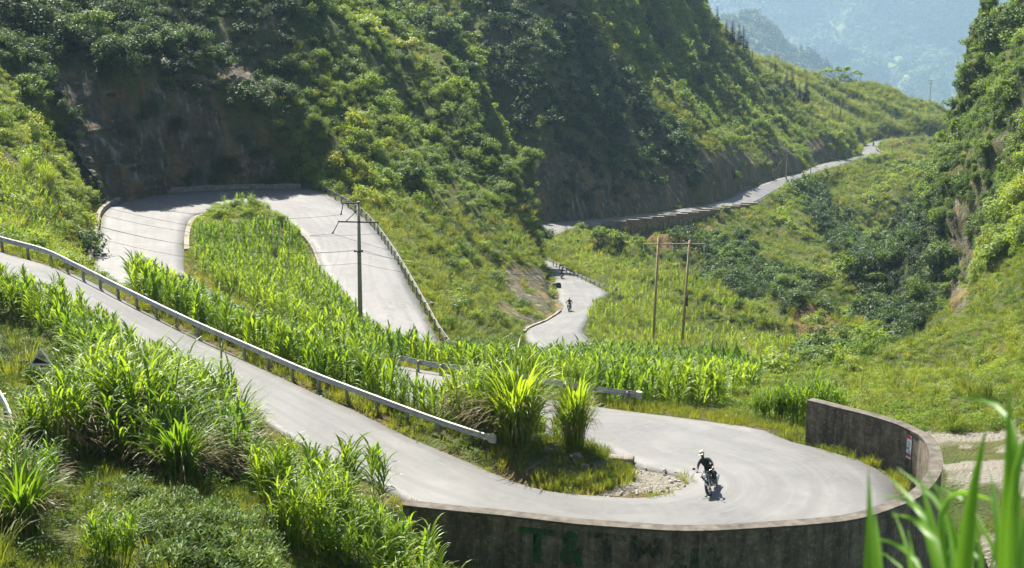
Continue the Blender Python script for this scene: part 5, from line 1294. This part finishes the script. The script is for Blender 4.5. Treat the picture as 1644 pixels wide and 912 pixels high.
# ------------------------------------------------------------------ trees
def conifer_mesh(seed):
    r = random.Random(seed); vs, fs = [], []
    for k in range(24):
        t = k / 24; z = .12 + .86 * t; rad = .17 * (1 - t)**.8 + .02
        for q in range(11):
            a = q * .7 + k * 1.1 + r.uniform(-.3, .3)
            blade(vs, fs, (0, 0, z), a, 1.5 + r.uniform(-.15, .2), rad * r.uniform(.6, 1.3), rad * .5, .7, 2, .4)
    return vs, fs
m = MB(); m.tube([(0, 0, -.1), (0, 0, .55), (0, 0, .97)], [.022, .014, .003], 6)
tr_me = two_mesh('trunk', (m.v, m.f), M_bark)
cm_ = [two_mesh('crown', conifer_mesh(600 + k), M_pine) for k in range(3)]
def conifer(u, v, d, h, k):
    x, y, z = P(u, v, d); z = float(terr(x, y))
    root = empty('conifer_tree', (x, y, z)); root.scale = (h, h, h); root.rotation_euler = (0, 0, k * 2.1)
    tag(root, 'slim dark conifer on the far sunny slope' if u > 1180 else 'slim conifer among the scrub high on the dark middle slope', 'conifer', 'conifers on the far slope' if u > 1180 else 'conifers on the middle slope')
    for nm, me in (('trunk', tr_me), ('crown', cm_[k % 3])):
        o = bpy.data.objects.new(nm, me); col.objects.link(o); o.parent = root; o['tint'] = .3 + .2 * (k % 3)
for k, (u, v, d, h) in enumerate([(1198, 118, 500, 10), (1206, 128, 500, 7), (1217, 116, 505, 8), (1228, 122, 505, 6), (1237, 131, 505, 8), (1244, 132, 506, 9), (1262, 150, 500, 9), (1270, 160, 498, 11), (1282, 168, 500, 7), (1293, 175, 500, 11), (1258, 165, 480, 8), (1276, 152, 505, 6),
    (1175, 80, 480, 9), (1185, 92, 485, 9), (1192, 100, 490, 12), (1165, 72, 475, 8), (1150, 66, 470, 8), (960, 50, 400, 9), (975, 62, 398, 10), (990, 66, 396, 11), (1010, 72, 398, 9), (1040, 88, 398, 9), (945, 30, 405, 9), (1095, 20, 450, 10), (1105, 25, 452, 8), (1060, 110, 396, 8), (1125, 140, 400, 8), (1140, 110, 430, 9)]):
    conifer(u, v, d, h, k)
# flat topped tree on the ridge
def flat_tree():
    x, y, z = P(1347, 138, 655); z = float(terr(x, y)) - .5
    root = empty('broadleaf_tree', (x, y, z)); tag(root, 'wide flat topped tree with airy crown on the far ridge against the blue mountain', 'tree')
    b = MB(); b.tube([(0, 0, 0), (.3, 0, 4), (.2, 0, 7.5)], [.35, .26, .16], 6)
    tips = [(-9, 0, 9.6), (-5.5, 1, 10.8), (-1, -1, 11.6), (3.5, 1, 11.4), (7.5, 0, 9.8), (5, -1, 6.0), (1.5, 0, 8.2), (-14, 0, 8.4)]
    for t in tips: b.tube([(.25, 0, 4.5), (t[0] * .5, t[1] * .5, 5 + t[2] * .35), t], [.16, .1, .04], 5)
    b.build('trunk', M_bark, root, True)
    vs, fs = [], []
    for k, t in enumerate(tips):
        v, f = leafy(700 + k, 5, 170, .34, .3); n = len(vs); s = 3.6 if k < 7 else 2.2
        vs += [(a * s + t[0], b_ * s + t[1], c_ * s + t[2] - 1) for a, b_, c_ in v]; fs += [tuple(i + n for i in q) for q in f]
    o = mesh_obj('crown', vs, fs, M_shrub, root); o['tint'] = .66
flat_tree()
# broadleaf trees: trunk, limbs, leafy crown
def broad_mesh(seed, h):
    r = random.Random(seed); b = MB(); tips = []
    b.tube([(0, 0, -.4), (.05, 0, h * .3), (.1, .05, h * .62)], [.035 * h, .026 * h, .015 * h], 7)
    for k in range(6):
        a = k * 1.05 + r.uniform(-.3, .3); t = (math.cos(a) * h * .24, math.sin(a) * h * .24, h * r.uniform(.5, .85)); tips.append(t)
        b.tube([(.05, 0, h * .28), (t[0] * .5, t[1] * .5, h * .45), t], [.016 * h, .01 * h, .004 * h], 5)
    tips.append((0, 0, h * .9)); vs, fs = [], []
    for k, t in enumerate(tips):
        v, f = leafy(seed * 13 + k, 6, 520, .22, .8); n = len(vs); s = h * .30
        vs += [(p[0] * s + t[0], p[1] * s + t[1], p[2] * s + t[2] - s * .4) for p in v]; fs += [tuple(i + n for i in q) for q in f]
    return two_mesh('trunk', (b.v, b.f), M_bark), two_mesh('crown', (vs, fs), M_shrub)
BT = [broad_mesh(800 + k, 1.0) for k in range(3)]
def tree(u, v, d, h, tint, label, group, k):
    x, y, z = P(u, v, d); z = float(terr(x, y)) - .42 * h
    root = empty('broadleaf_tree', (x, y, z), k * 1.3); root.scale = (h, h, h); tag(root, label, 'tree', group)
    for nm, me in zip(('trunk', 'crown'), BT[k % 3]):
        o = bpy.data.objects.new(nm, me); col.objects.link(o); o.parent = root; o['tint'] = tint
for k, (u, v, d, h, t) in enumerate([(1580, 40, 242, 4, .5), (1572, 110, 240, 3.5, .45), (1580, 165, 234, 4, .4), (1560, 225, 236, 3.5, .5), (1620, 120, 212, 4.5, .5), (1625, 230, 190, 4, .5), (1535, 290, 234, 4, .4), (1590, 300, 205, 5, .5), (1500, 350, 234, 4.5, .32), (1480, 410, 230, 5, .3), (1490, 460, 222, 5, .34), (1460, 490, 224, 4.5, .3), (1520, 400, 228, 5, .33), (1620, 330, 172, 5, .5), (1636, 40, 205, 7, .46)]):
    tree(u, v, d, h, t, 'leafy tree rooted on the steep right cliff', 'trees on the right cliff', k)
for k, (u, v, d, h, t) in enumerate([(1120, 400, 272, 7, .36), (1145, 410, 268, 7, .4), (1170, 425, 262, 7, .36), (1095, 395, 275, 6, .38), (1195, 440, 250, 6, .3), (1215, 455, 245, 6, .22), (1260, 480, 235, 6, .34), (1290, 500, 232, 6, .36), (1310, 515, 228, 5.5, .3), (1280, 470, 250, 6, .3), (1370, 520, 230, 6, .3), (1350, 500, 240, 6, .32), (1395, 560, 205, 6, .3), (1380, 550, 205, 5, .3), (1160, 395, 282, 6, .4)]):
    tree(u, v, d, h, t, 'bushy green tree on the slope between the valley road and the ravine', 'trees below the valley road', k)
for k, (u, v, d, h, t) in enumerate([(735, 60, 282, 8, .34), (715, 30, 288, 8, .36), (748, 85, 280, 7, .38), (690, 10, 292, 8, .3), (820, 215, 234, 5, .55), (865, 300, 226, 5.5, .4), (850, 270, 229, 5, .42), (620, 345, 182, 5, .5), (600, 320, 185, 5, .3), (660, 300, 190, 5.5, .28), (100, 60, 172, 6, .3), (60, 30, 172, 6, .34), (150, 75, 175, 6, .45), (40, 110, 155, 5.5, .4), (230, 112, 174, 5.5, .22), (310, 108, 180, 5.5, .25), (180, 115, 169, 5, .2), (270, 110, 177, 5.5, .25), (350, 115, 181, 5, .25), (395, 125, 182, 5.5, .2), (430, 135, 183, 5, .25), (470, 160, 184, 4.5, .3)]):
    tree(u, v, d, h, t, 'leafy tree on the left mountain flank', 'trees on the left mountain', k)

# ------------------------------------------------------------------ boulders and blocks
def boulder(u, v, d, s, mat, label, seed, sq=(1, .8, .7)):
    vs, fs = stone(seed); x, y, z = P(u, v, d)
    o = mesh_obj('boulder', [(a * s * sq[0] * 2, b * s * sq[1] * 2, c_ * s * sq[2] * 2.6) for a, b, c_ in vs], fs, mat, None, False, (x, y, float(terr(x, y)) + s * .3)); tag(o, label, 'boulder')
boulder(892, 457, 199, 0.8, M_darkrock, 'black boulder at the foot of the cut by the valley road riders', 900, (.9, .9, 1.1))
boulder(706, 541, 120.5, .5, M_rock, 'grey boulder beside the lower end of the curved guard rail', 901)
boulder(690, 489, 131, .45, M_rock, 'small stone halfway down the curved guard rail', 902)
boulder(925, 745, 60, .3, M_rock, 'pale rock in the grassy bank of the hairpin tip', 903, (1, .8, .9))
boulder(938, 752, 59.3, .2, M_stone, 'light stone beside the pale rock in the grassy bank', 904)
boulder(880, 735, 60.4, .22, M_rock, 'small rock half buried under the lone grass clump', 905)
x, y, z = P(997, 741, 61.5); b = MB(); b.box((0, 0, .15), (1.15, .55, .6), Matrix.Rotation(R(-14), 3, 'Z'), .1)
tag(b.build('kerb_block', M_rock, None, False, (x, y, float(terr(x, y)) + .0)), 'dark concrete block lying at the inner edge of the hairpin road', 'block')

# ------------------------------------------------------------------ motorcycles and riders
def smooth_skin(name, joints, edges, mats, pick, parent=None, sub=1):
    me = bpy.data.meshes.new(name); names = list(joints)
    me.from_pydata([joints[k][:3] for k in names], [(names.index(a), names.index(b)) for a, b in edges], [])
    o = bpy.data.objects.new(name, me); col.objects.link(o)
    md = o.modifiers.new('skin', 'SKIN'); md.use_smooth_shade = True
    for i, k in enumerate(names):
        r = joints[k][3]; r = r if isinstance(r, tuple) else (r, r)
        me.skin_vertices[0].data[i].radius = r
    me.skin_vertices[0].data[0].use_root = True
    s = o.modifiers.new('sub', 'SUBSURF'); s.levels = sub; s.render_levels = sub
    dg = bpy.context.evaluated_depsgraph_get(); dg.update()
    m2 = bpy.data.meshes.new_from_object(o.evaluated_get(dg))
    bpy.data.objects.remove(o)
    o = bpy.data.objects.new(name, m2); col.objects.link(o); m2.name = name
    m2.materials.clear()
    for m in mats: m2.materials.append(m)
    P_ = [Vector(joints[k][:3]) for k in names]
    for p in m2.polygons:
        k = min(range(len(P_)), key=lambda i: (P_[i] - p.center).length); p.material_index = pick(names[k], p.center); p.use_smooth = True
    if parent: o.parent = parent
    return o
def motorcycle(label, group=None):
    """heading along -Y, wheels on z = 0"""
    root = empty('motorcycle'); tag(root, label, 'motorcycle', group)
    wy = (-.66, .66); rw = .30
    for k, yy in enumerate(wy):
        t = MB(); t.torus((0, yy, rw), rw - .045, .05 if k else .045, n=28, m=8); ty = t.build('wheel', M_black, root, True)
        r_ = MB(); r_.torus((0, yy, rw), rw - .09, .016, n=28, m=6); r_.tube([(-.06, yy, rw), (.06, yy, rw)], .035, 8)
        for q in range(14):
            a = q * 2 * math.pi / 14; r_.tube([(.02 * (-1)**q, yy, rw), (0, yy + (rw - .09) * math.cos(a), rw + (rw - .09) * math.sin(a))], .004, 3)
        r_.build('rim', M_chrome, ty)
    f = MB()
    f.tube([(0, -.42, .88), (0, -.1, .66), (0, .22, .62), (0, .6, .70)], [.03, .028, .026, .022], 6)
    f.tube([(0, -.42, .86), (0, -.25, .45), (0, .05, .26), (0, .32, .30)], .024, 6)
    f.tube([(0, .22, .62), (0, .32, .3)], .022, 6)
    for sx in (-1, 1): f.tube([(.09 * sx, .30, .30), (.10 * sx, .66, .30)], .022, 6); f.tube([(.11 * sx, .62, .34), (.12 * sx, .50, .68)], [.028, .022], 6)
    f.build('frame', M_bike, root, True)
    f = MB()
    for sx in (-1, 1): f.tube([(.085 * sx, -.66, .30), (.085 * sx, -.56, .56), (.085 * sx, -.44, .90)], [.026, .026, .022], 6)
    f.box((0, -.46, .84), (.22, .06, .04)); f.build('fork', M_chrome, root, True)
    m = MB(); n = 9; vs = []
    for q in range(n):
        a = R(-20 + 130 * q / (n - 1)); r_ = rw + .045
        for sx in (-.06, -.03, .03, .06): vs.append((sx, -.66 + r_ * math.cos(a) * -1 * -1 if False else -.66 - r_ * math.cos(a), rw + r_ * math.sin(a) - (.015 if abs(sx) > .05 else 0)))
    m.add(vs, [(q * 4 + k, q * 4 + k + 1, q * 4 + k + 5, q * 4 + k + 4) for q in range(n - 1) for k in range(3)]); m.build('front_fender', M_bike, root, True)
    m = MB(); vs = []
    for q in range(n):
        a = R(10 + 110 * q / (n - 1)); r_ = rw + .07
        for sx in (-.08, -.04, .04, .08): vs.append((sx, .66 + r_ * math.cos(a), rw + r_ * math.sin(a) - (.02 if abs(sx) > .05 else 0)))
    m.add(vs, [(q * 4 + k, q * 4 + k + 1, q * 4 + k + 5, q * 4 + k + 4) for q in range(n - 1) for k in range(3)]); m.build('rear_fender', M_bike, root, True)
    e = MB(); e.box((0, -.02, .36), (.22, .32, .22), None, .3); e.tube([(0, -.06, .42), (0, -.16, .62)], [.1, .09], 8)
    for q in range(4): e.tube([(0, -.08 - .02 * q, .46 + .04 * q), (0, -.085 - .02 * q, .47 + .04 * q)], .12, 10)
    for sx in (-1, 1): e.tube([(.11 * sx, .0, .36), (.15 * sx, .0, .36)], .10, 10)
    e.build('engine', M_engine, root, True)
    e = MB(); e.tube([(.06, -.18, .58), (.10, -.26, .42), (.13, -.1, .22), (.15, .35, .24), (.17, .85, .36)], [.02, .022, .024, .045, .04], 7); e.build('exhaust', M_chrome, root, True)
    t = MB(); t.ball((0, -.18, .78), (.14, .26, .12), 12, 8); t.build('fuel_tank', M_tank, root, True)
    s = MB(); s.ball((0, .34, .74), (.14, .40, .07), 12, 6); s.build('seat', M_black, root, True)
    h = MB(); h.tube([(-.38, -.28, 1.02), (-.30, -.36, 1.04), (-.08, -.44, .98), (.08, -.44, .98), (.30, -.36, 1.04), (.38, -.28, 1.02)], .014, 6); hb = h.build('handlebar', M_chrome, root, True)
    for sx in (-1, 1):
        g_ = MB(); g_.tube([(.29 * sx, -.365, 1.035), (.40 * sx, -.26, 1.017)], .02, 6); g_.build('grip', M_black, hb, True)
        g_ = MB(); g_.tube([(.27 * sx, -.38, 1.04), (.36 * sx, -.44, 1.20)], .007, 5); g_.ball((.40 * sx, -.44, 1.24), (.075, .02, .05), 10, 6); g_.build('mirror', M_bike, hb, True)
    l = MB(); l.ball((0, -.56, .90), (.10, .10, .10), 12, 8); hl = l.build('headlight', M_bike, root, True)
    l = MB(); l.ball((0, -.615, .90), (.082, .05, .082), 12, 8); l.build('lens', M_glass, hl, True)
    l = MB(); l.ball((0, .98, .66), (.05, .03, .04), 8, 6); l.tube([(0, .8, .6), (0, .98, .66)], .015, 5); l.build('tail_light', M_red, root, True)
    for sx in (-1, 1):
        l = MB(); l.tube([(0, -.5, .86), (.17 * sx, -.52, .86)], .008, 5); l.ball((.19 * sx, -.53, .86), (.035, .035, .03), 8, 6); l.build('indicator', M_boot, root, True)
    l = MB(); l.tube([(-.24, -.02, .30), (.24, -.02, .30)], .018, 6); l.build('foot_peg', M_engine, root)
    return root
def rider(label, group=None, jacket=M_jacket, sleeve=M_sleeve):
    """seated rider in the frame of the motorcycle"""
    root = empty('person'); tag(root, label, 'person', group)
    J = {'pelvis': (0, .30, .88, (.17, .13)), 'waist': (0, .24, 1.06, (.15, .12)), 'chest': (0, .15, 1.26, (.19, .13)), 'shl': (0, .10, 1.42, (.15, .10)), 'neck': (0, .06, 1.50, .06), 'jaw': (0, .01, 1.58, (.075, .085)), 'head': (0, .02, 1.68, (.085, .10)), 'crown': (0, .03, 1.755, (.06, .07))}
    E = [('pelvis', 'waist'), ('waist', 'chest'), ('chest', 'shl'), ('shl', 'neck'), ('neck', 'jaw'), ('jaw', 'head'), ('head', 'crown')]
    for s, n in ((-1, 'l'), (1, 'r')):
        J.update({'hip' + n: (.12 * s, .24, .86, .10), 'knee' + n: (.24 * s, -.16, .74, .072), 'ankle' + n: (.21 * s, .06, .36, .05), 'toe' + n: (.22 * s, -.14, .30, (.045, .03)),
                  'sh' + n: (.20 * s, .10, 1.40, .075), 'elbow' + n: (.33 * s, -.02, 1.18, .055), 'wrist' + n: (.35 * s, -.23, 1.06, .036), 'palm' + n: (.352 * s, -.29, 1.045, (.04, .022))})
        E += [('pelvis', 'hip' + n), ('hip' + n, 'knee' + n), ('knee' + n, 'ankle' + n), ('ankle' + n, 'toe' + n), ('shl', 'sh' + n), ('sh' + n, 'elbow' + n), ('elbow' + n, 'wrist' + n), ('wrist' + n, 'palm' + n)]
        for q in range(4):
            a = .305 + .024 * q
            J.update({'f%d0%s' % (q, n): (a * s + .0, -.325 + .012 * q, 1.05, .010), 'f%d1%s' % (q, n): (a * s, -.35 + .03 * q * .5, 1.02, .009), 'f%d2%s' % (q, n): (a * s, -.325 + .02 * q, .99, .008)})
            E += [('palm' + n, 'f%d0%s' % (q, n)), ('f%d0%s' % (q, n), 'f%d1%s' % (q, n)), ('f%d1%s' % (q, n), 'f%d2%s' % (q, n))]
        J.update({'t0' + n: (.315 * s, -.27, 1.03, .011), 't1' + n: (.30 * s, -.29, 1.0, .009)}); E += [('palm' + n, 't0' + n), ('t0' + n, 't1' + n)]
    def pick(n, c_):
        if n == 'neck' or (n == 'jaw' and c_.z < 1.56): return 1
        if n in ('jaw', 'head', 'crown'): return 0
        if n.startswith(('palm', 'f', 't0', 't1', 'wrist')): return 0
        if n.startswith(('toe', 'ankle')): return 4
        if n.startswith(('hip', 'knee')) or n == 'pelvis': return 3
        if n.startswith(('elbow',)) or n in ('shl_', ): return 2
        return 1 if abs(c_.x) < .2 else 2
    body = smooth_skin('body', J, E, [M_skin, jacket, sleeve, M_trouser, M_boot], pick, root)
    h = MB(); h.ball((0, .03, 1.715), (.125, .145, .125), 14, 9); h.v = [(a, b, max(c_, 1.68 if b < -.02 else 1.62)) for a, b, c_ in h.v]
    hm = h.build('helmet', M_helmet, root, True)
    v = MB(); v.box((0, -.13, 1.70), (.19, .12, .014), Matrix.Rotation(R(12), 3, 'X'), .2); v.build('visor_peak', M_helmet, hm)
    fc = MB(); fc.ball((-.035, -.082, 1.655), .011, 6, 5); fc.ball((.035, -.082, 1.655), .011, 6, 5); fc.build('eyes', M_black, root)
    fc = MB(); fc.ball((0, -.095, 1.62), (.014, .02, .022), 6, 5); fc.build('nose', M_skin, root, True)
    fc = MB(); fc.ball((0, -.075, 1.575), (.03, .012, .008), 8, 5); fc.build('mouth', M_boot, root)
    vt = MB(); vt.ball((0, .13, 1.26), (.185, .135, .21), 12, 8); vt.build('vest', M_black, root, True)
    return root
def place(o, loc, rz, lean):
    o.rotation_mode = 'XYZ'
    o.matrix_world = Matrix.Translation(loc) @ Matrix.Rotation(rz, 4, 'Z') @ Matrix.Rotation(lean, 4, 'Y')
def road_z(x, y):
    h = rbvh.ray_cast(Vector((x, y, 500)), dn)
    return (h[0].z if h[0] is not None else ef[kd.find((x, y, 0))[1], 2]) + .04
b0 = motorcycle('dark motorcycle leaning into the near hairpin with headlight facing the camera')
r0 = rider('rider in dark jacket and white helmet leaning on the motorcycle in the near hairpin')
bx, by, bz = PZ(1146, 791, -22.25)
lean = R(-20); rz = R(-19)
for o in (b0, r0): place(o, (bx, by, road_z(bx, by)), rz, lean)
def bike_pair(u, v, d, rz, lab, labr):
    x, y, z = P(u, v, d); zz = road_z(x, y)
    for src, l in ((b0, lab), (r0, labr)):
        c = copy_tree(src); c['label'] = l; place(c, (x, y, zz), rz, 0)
bike_pair(914, 505, 176, R(-8), 'small motorcycle nearer of the two close together on the valley road', 'nearer of the two small riders on the valley road, by the cut bank')
bike_pair(902, 448, 211, R(175), 'small motorcycle beside the low guard rail above the black boulder', 'small dark rider seen beside the low guard rail above the black boulder')
bike_pair(1402, 239.5, 540, R(150), 'tiny motorcycle on the brightest bend of the far valley road', 'tiny rider on the brightest bend of the far valley road')

# ------------------------------------------------------------------ reeds close to the viewpoint
def reed(name_label, blades):
    """blades: (list of photo positions base to tip, distance, width in m)"""
    vs, fs = [], []
    for path, d, w in blades:
        q = catmull([P(u, v, d + dd) for (u, v), dd in zip(path, np.linspace(0, .35, len(path)))], .06); n = len(q); n0 = len(vs)
        for i, p in enumerate(q):
            t = i / (n - 1); tan = q[min(i + 1, n - 1)] - q[max(i - 1, 0)]; tan = tan / np.linalg.norm(tan)
            s = np.cross(tan, np.array((0, -1, .15))); s /= np.linalg.norm(s); nr = np.cross(s, tan)
            ww = w * .5 * (min(1, .6 + 2 * t)) * (1 - t**2.2) + .0006
            vs += [tuple(p + s * ww + nr * ww * .35), tuple(p), tuple(p - s * ww + nr * ww * .35)]
        for i in range(n - 1):
            b = n0 + i * 3; fs += [(b, b + 1, b + 4, b + 3), (b + 1, b + 2, b + 5, b + 4)]
    x, y, z = vs[1]
    o = mesh_obj('reed_plant', [(a - x, b - y, c_ - z) for a, b, c_ in vs], fs, M_reed, None, True, (x, y, z)); o['tint'] = .55
    return tag(o, name_label, 'reed', 'blurred reeds close to the camera')
reed('blurred single broad reed blade in front of the wall at the bottom right', [([(1392, 1250), (1394, 1000), (1396, 850), (1394, 752)], 2.4, .036), ([(1410, 1250), (1412, 1000), (1408, 880), (1404, 820)], 2.45, .03)])
reed('tallest blurred reed at the right edge rising above the pale path', [([(1606, 1280), (1610, 1000), (1618, 760), (1620, 608)], 2.1, .034), ([(1625, 1280), (1630, 1050), (1640, 900), (1652, 800)], 2.1, .03), ([(1616, 1000), (1630, 760), (1660, 690), (1720, 700)], 2.2, .022), ([(1612, 900), (1630, 720), (1600, 650), (1535, 636)], 2.3, .018), ([(1640, 1250), (1640, 1000), (1634, 850), (1630, 760)], 2.3, .024), ([(1608, 1000), (1602, 880), (1596, 800), (1588, 756)], 2.35, .016)])
reed('blurred reed bunch leaning right beside the tallest reed', [([(1530, 1280), (1535, 1020), (1556, 820), (1584, 680)], 2.2, .042), ([(1500, 1250), (1515, 1000), (1500, 860), (1474, 762)], 2.3, .036), ([(1520, 1000), (1500, 870), (1460, 830), (1428, 828)], 2.35, .018), ([(1520, 1000), (1490, 840), (1450, 800), (1412, 796)], 2.5, .016), ([(1515, 980), (1490, 860), (1460, 800), (1426, 764)], 2.5, .016),
    ([(1530, 1000), (1510, 830), (1540, 790), (1600, 806)], 2.5, .016), ([(1540, 1000), (1560, 860), (1545, 800), (1480, 775)], 2.5, .016), ([(1560, 1250), (1562, 1020), (1574, 900), (1560, 800)], 2.3, .024), ([(1500, 1000), (1470, 900), (1430, 870), (1385, 862)], 2.5, .012), ([(1545, 1000), (1540, 880), (1500, 800), (1440, 750)], 2.6, .018), ([(1520, 1200), (1526, 1000), (1530, 900), (1520, 840)], 2.2, .026)])

rr_ = random.Random(5); bl = []
for k in range(26):
    u0 = rr_.uniform(1470, 1650); lean_ = rr_.uniform(-95, 60); tip_ = rr_.uniform(700, 870)
    bl.append(([(u0, 1250), (u0 + lean_ * .15, 1020), (u0 + lean_ * .5, (tip_ + 1020) / 2 - 25), (u0 + lean_, tip_ + abs(lean_) * .35)], rr_.uniform(2.3, 3.2), rr_.uniform(.008, .017)))
reed('blurred tuft of thin reed blades filling the lower right corner', bl)

# ------------------------------------------------------------------ air
hz = MB(); hz.box((0, 0, 0), (2, 2, 2))
hz_x, hz_y0, hz_y1, hz_z0, hz_z1 = 9500, -9500, 9500, -745, 420
hv = [(a * hz_x, hz_y0 if b < 0 else hz_y1, hz_z0 if c_ < 0 else hz_z1) for a, b, c_ in hz.v]
m = bpy.data.materials.new('air'); m.use_nodes = True; nt = m.node_tree; nt.nodes.clear()
out = nt.nodes.new('ShaderNodeOutputMaterial'); pv = nt.nodes.new('ShaderNodeVolumePrincipled')
pv.inputs['Color'].default_value = (.48, .71, .93, 1); pv.inputs['Density'].default_value = .00011; pv.inputs['Anisotropy'].default_value = .3
nt.links.new(pv.outputs[0], out.inputs['Volume'])
tag(mesh_obj('haze', hv, hz.f, m), kind='stuff')

# ------------------------------------------------------------------ camera, sky, sun
cam = bpy.data.cameras.new('camera'); co = bpy.data.objects.new('camera', cam); col.objects.link(co)
co.rotation_euler = (R(90) - PITCH, 0, 0); cam.sensor_width = 36; cam.lens = 36 * F / 1644; cam.clip_end = 20000; cam.clip_start = .05
cam.dof.use_dof = True; cam.dof.focus_distance = 85; cam.dof.aperture_fstop = 5.0
scene.camera = co
SUN_EL, SUN_AZ = R(52), R(-26)        # azimuth from straight ahead, negative to the left
w = bpy.data.worlds.new('World'); scene.world = w; w.use_nodes = True; nt = w.node_tree
sky = nt.nodes.new('ShaderNodeTexSky'); sky.sky_type = 'NISHITA'; sky.sun_disc = False; sky.sun_elevation = SUN_EL; sky.sun_rotation = SUN_AZ; sky.air_density = 1; sky.dust_density = 1.5
bg = nt.nodes['Background']; bg.inputs['Strength'].default_value = 0.05; nt.links.new(sky.outputs[0], bg.inputs['Color'])
sl_ = bpy.data.lights.new('sun', 'SUN'); sl_.energy = 5.0; sl_.angle = R(.5); sl_.color = (1, .94, .84)
so = bpy.data.objects.new('sun', sl_); col.objects.link(so)
sd = Vector((math.sin(SUN_AZ) * math.cos(SUN_EL), math.cos(SUN_AZ) * math.cos(SUN_EL), math.sin(SUN_EL)))
so.rotation_euler = (-sd).to_track_quat('-Z', 'Y').to_euler()
vs_set = scene.view_settings; vs_set.view_transform = 'Standard'; vs_set.look = 'None'; vs_set.gamma = 1; vs_set.use_curve_mapping = False; vs_set.exposure = 1.56
scene.cycles.use_denoising = True; scene.cycles.max_bounces = 6; scene.cycles.transparent_max_bounces = 6; scene.cycles.volume_bounces = 1
scene.cycles.diffuse_bounces = 3; scene.cycles.transmission_bounces = 4; scene.cycles.use_adaptive_sampling = True; scene.cycles.adaptive_threshold = .02
